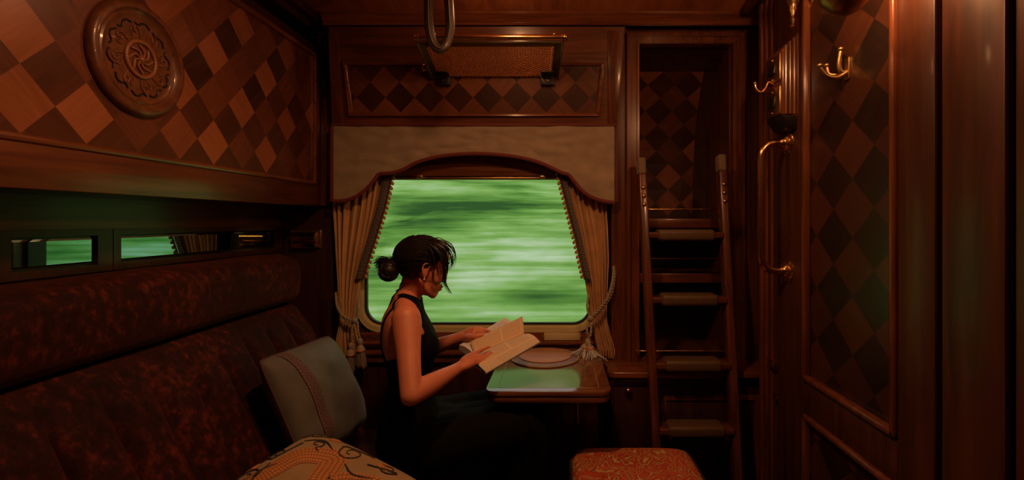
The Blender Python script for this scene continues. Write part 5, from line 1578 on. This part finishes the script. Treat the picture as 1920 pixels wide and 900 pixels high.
bo = obj('bodice', bm, M['dress'], pr, 180); md_ = bo.modifiers.new('thick', 'SOLIDIFY'); md_.thickness = .004; md_.offset = 0
for s in (1, -1):                                       # thin straps edging the open back
    pts = []
    for px, py, r_ in ((756, 563, .062), (746, 566, .068), (737, 572, .073), (724, 584, .080), (717, 604, .085), (716, 630, .082), (718, 652, .075), (722, 676, .065)):
        co, no, ix, ds = tree.find_nearest(P(px, py, YC) + Rt * s * r_)
        pts.append(co + no * .002)
    bm = B(); q = [Vector(p) for p in cr(pts, 6)]; tube(bm, q, .0038, 8, round_caps=True); obj('strap', bm, M['dress'], pr, 60)
bb.free()
bm = B()
limb(bm, [(hipc + Up * .02, .13), (hipc + Fw * .1 + Up * .005, .12)], 18)
for s in (1, -1):
    hj = hipc + Rt * s * .085; kn = KN[s]
    limb(bm, [(hj + Up * .01, .108), (hj.lerp(kn, .5) + Up * .006, .096), (kn + Fw * .01, .082)], 18)
    limb(bm, [(kn + Fw * .01, .082), (Vector((kn.x - .015, kn.y, .34)), .085), (Vector((kn.x - .035, kn.y, .16)), .09)], 18)
c0_ = (KN[1] + KN[-1]) / 2
limb(bm, [(hipc, .11), (hipc.lerp(c0_, .6), .088), (c0_, .075)], 14); limb(bm, [(c0_, .075), (Vector((c0_.x - .03, c0_.y, .2)), .09)], 14)
# folds
for k in range(7):
    t = .15 + .13 * k; a = hipc.lerp(KN[1], t) + Rt * .085
    limb(bm, [(a + Up * .07 - Rt * .02, .012), (a + Up * .02 + Fw * .02 + Rt * .006, .016), (a - Up * .05 + Fw * .03 + Rt * .01, .012)], 10)
tmp = D2.objects.new('remesh_tmp2', D2.meshes.new('remesh_tmp2')); bmesh.ops.recalc_face_normals(bm, faces=bm.faces); bm.to_mesh(tmp.data); bm.free(); COL.objects.link(tmp)
r = tmp.modifiers.new('r', 'REMESH'); r.mode = 'VOXEL'; r.voxel_size = .008
s = tmp.modifiers.new('s', 'SMOOTH'); s.factor = .5; s.iterations = 4
dg = bpy.context.evaluated_depsgraph_get(); dg.update()
me = D2.meshes.new_from_object(tmp.evaluated_get(dg)); D2.objects.remove(tmp)
me.materials.clear(); me.materials.append(M['dress'])
for p in me.polygons: p.use_smooth = True
me.transform(Matrix.Translation(-Vector(pr.location))); sk = D2.objects.new('skirt', me); COL.objects.link(sk); sk.parent = pr

# ================================================================== LIGHT
def lamp(name, loc, energy, col, size=.05):
    l = D2.lights.new(name, 'POINT'); l.energy = energy; l.color = col; l.shadow_soft_size = size
    o = D2.objects.new(name, l); o.location = loc; COL.objects.link(o); return o
WARM = (1.0, .44, .19)
lamp('wall_lamp_bulb', LAMP, 8, WARM, .035)
cl = thing('ceiling_lamp', 'round brass ceiling lamp overhead', 'ceiling lamp', (-.16, 1.04, ZH))
bm = B(); lathe(bm, [(0, 0), (.10, 0), (.105, -.012), (.09, -.02), (0, -.02)], (-.16, 1.04, ZH), (0, 0, 1), 32); obj('base', bm, M['brass'], cl, 40)
l = D2.lights.new('ceiling_lamp_bulb', 'SPOT'); l.energy = 33; l.color = WARM; l.shadow_soft_size = .05; l.spot_size = math.radians(180); l.spot_blend = 1.0
o = D2.objects.new('ceiling_lamp_bulb', l); o.location = (-.16, 1.04, ZH - .12); COL.objects.link(o)
cl = thing('ceiling_lamp', 'small round brass ceiling lamp between the strap and the rack', 'ceiling lamp', (-.20, 1.80, ZH))
bm = B(); lathe(bm, [(0, 0), (.05, 0), (.052, -.008), (.04, -.014), (0, -.014)], (-.20, 1.80, ZH), (0, 0, 1), 28); obj('base', bm, M['brass'], cl, 40)
lamp('small_ceiling_bulb', (-.20, 1.80, ZC - .095), 1.9, WARM, .03)
sun = D2.lights.new('sun', 'SUN'); sun.energy = .9; sun.angle = .3; sun.color = (1, .97, .88)
so_ = D2.objects.new('sun', sun); COL.objects.link(so_); so_.rotation_euler = (math.radians(38), 0, math.radians(15))
w = D2.worlds.new('sky'); bpy.context.scene.world = w; w.use_nodes = True
bg = w.node_tree.nodes['Background']; bg.inputs[0].default_value = (.93, .94, .87, 1); bg.inputs[1].default_value = .74

cam = D2.cameras.new('camera'); cam.sensor_width = 36; cam.lens = 36 * F0 / 1920; cam.shift_x = (960 - CX) / 1920; cam.shift_y = -(450 - CY) / 1920
cam.clip_start = .02
co = D2.objects.new('camera', cam); COL.objects.link(co); co.location = (0, 0, EYE); co.rotation_euler = (PI / 2, 0, 0)
sc = bpy.context.scene; sc.camera = co
vs = sc.view_settings; vs.view_transform = 'Standard'; vs.look = 'None'; vs.gamma = 1; vs.exposure = 0; vs.use_curve_mapping = False
sc.cycles.use_denoising = True
sc.cycles.max_bounces = 8; sc.cycles.sample_clamp_indirect = 4
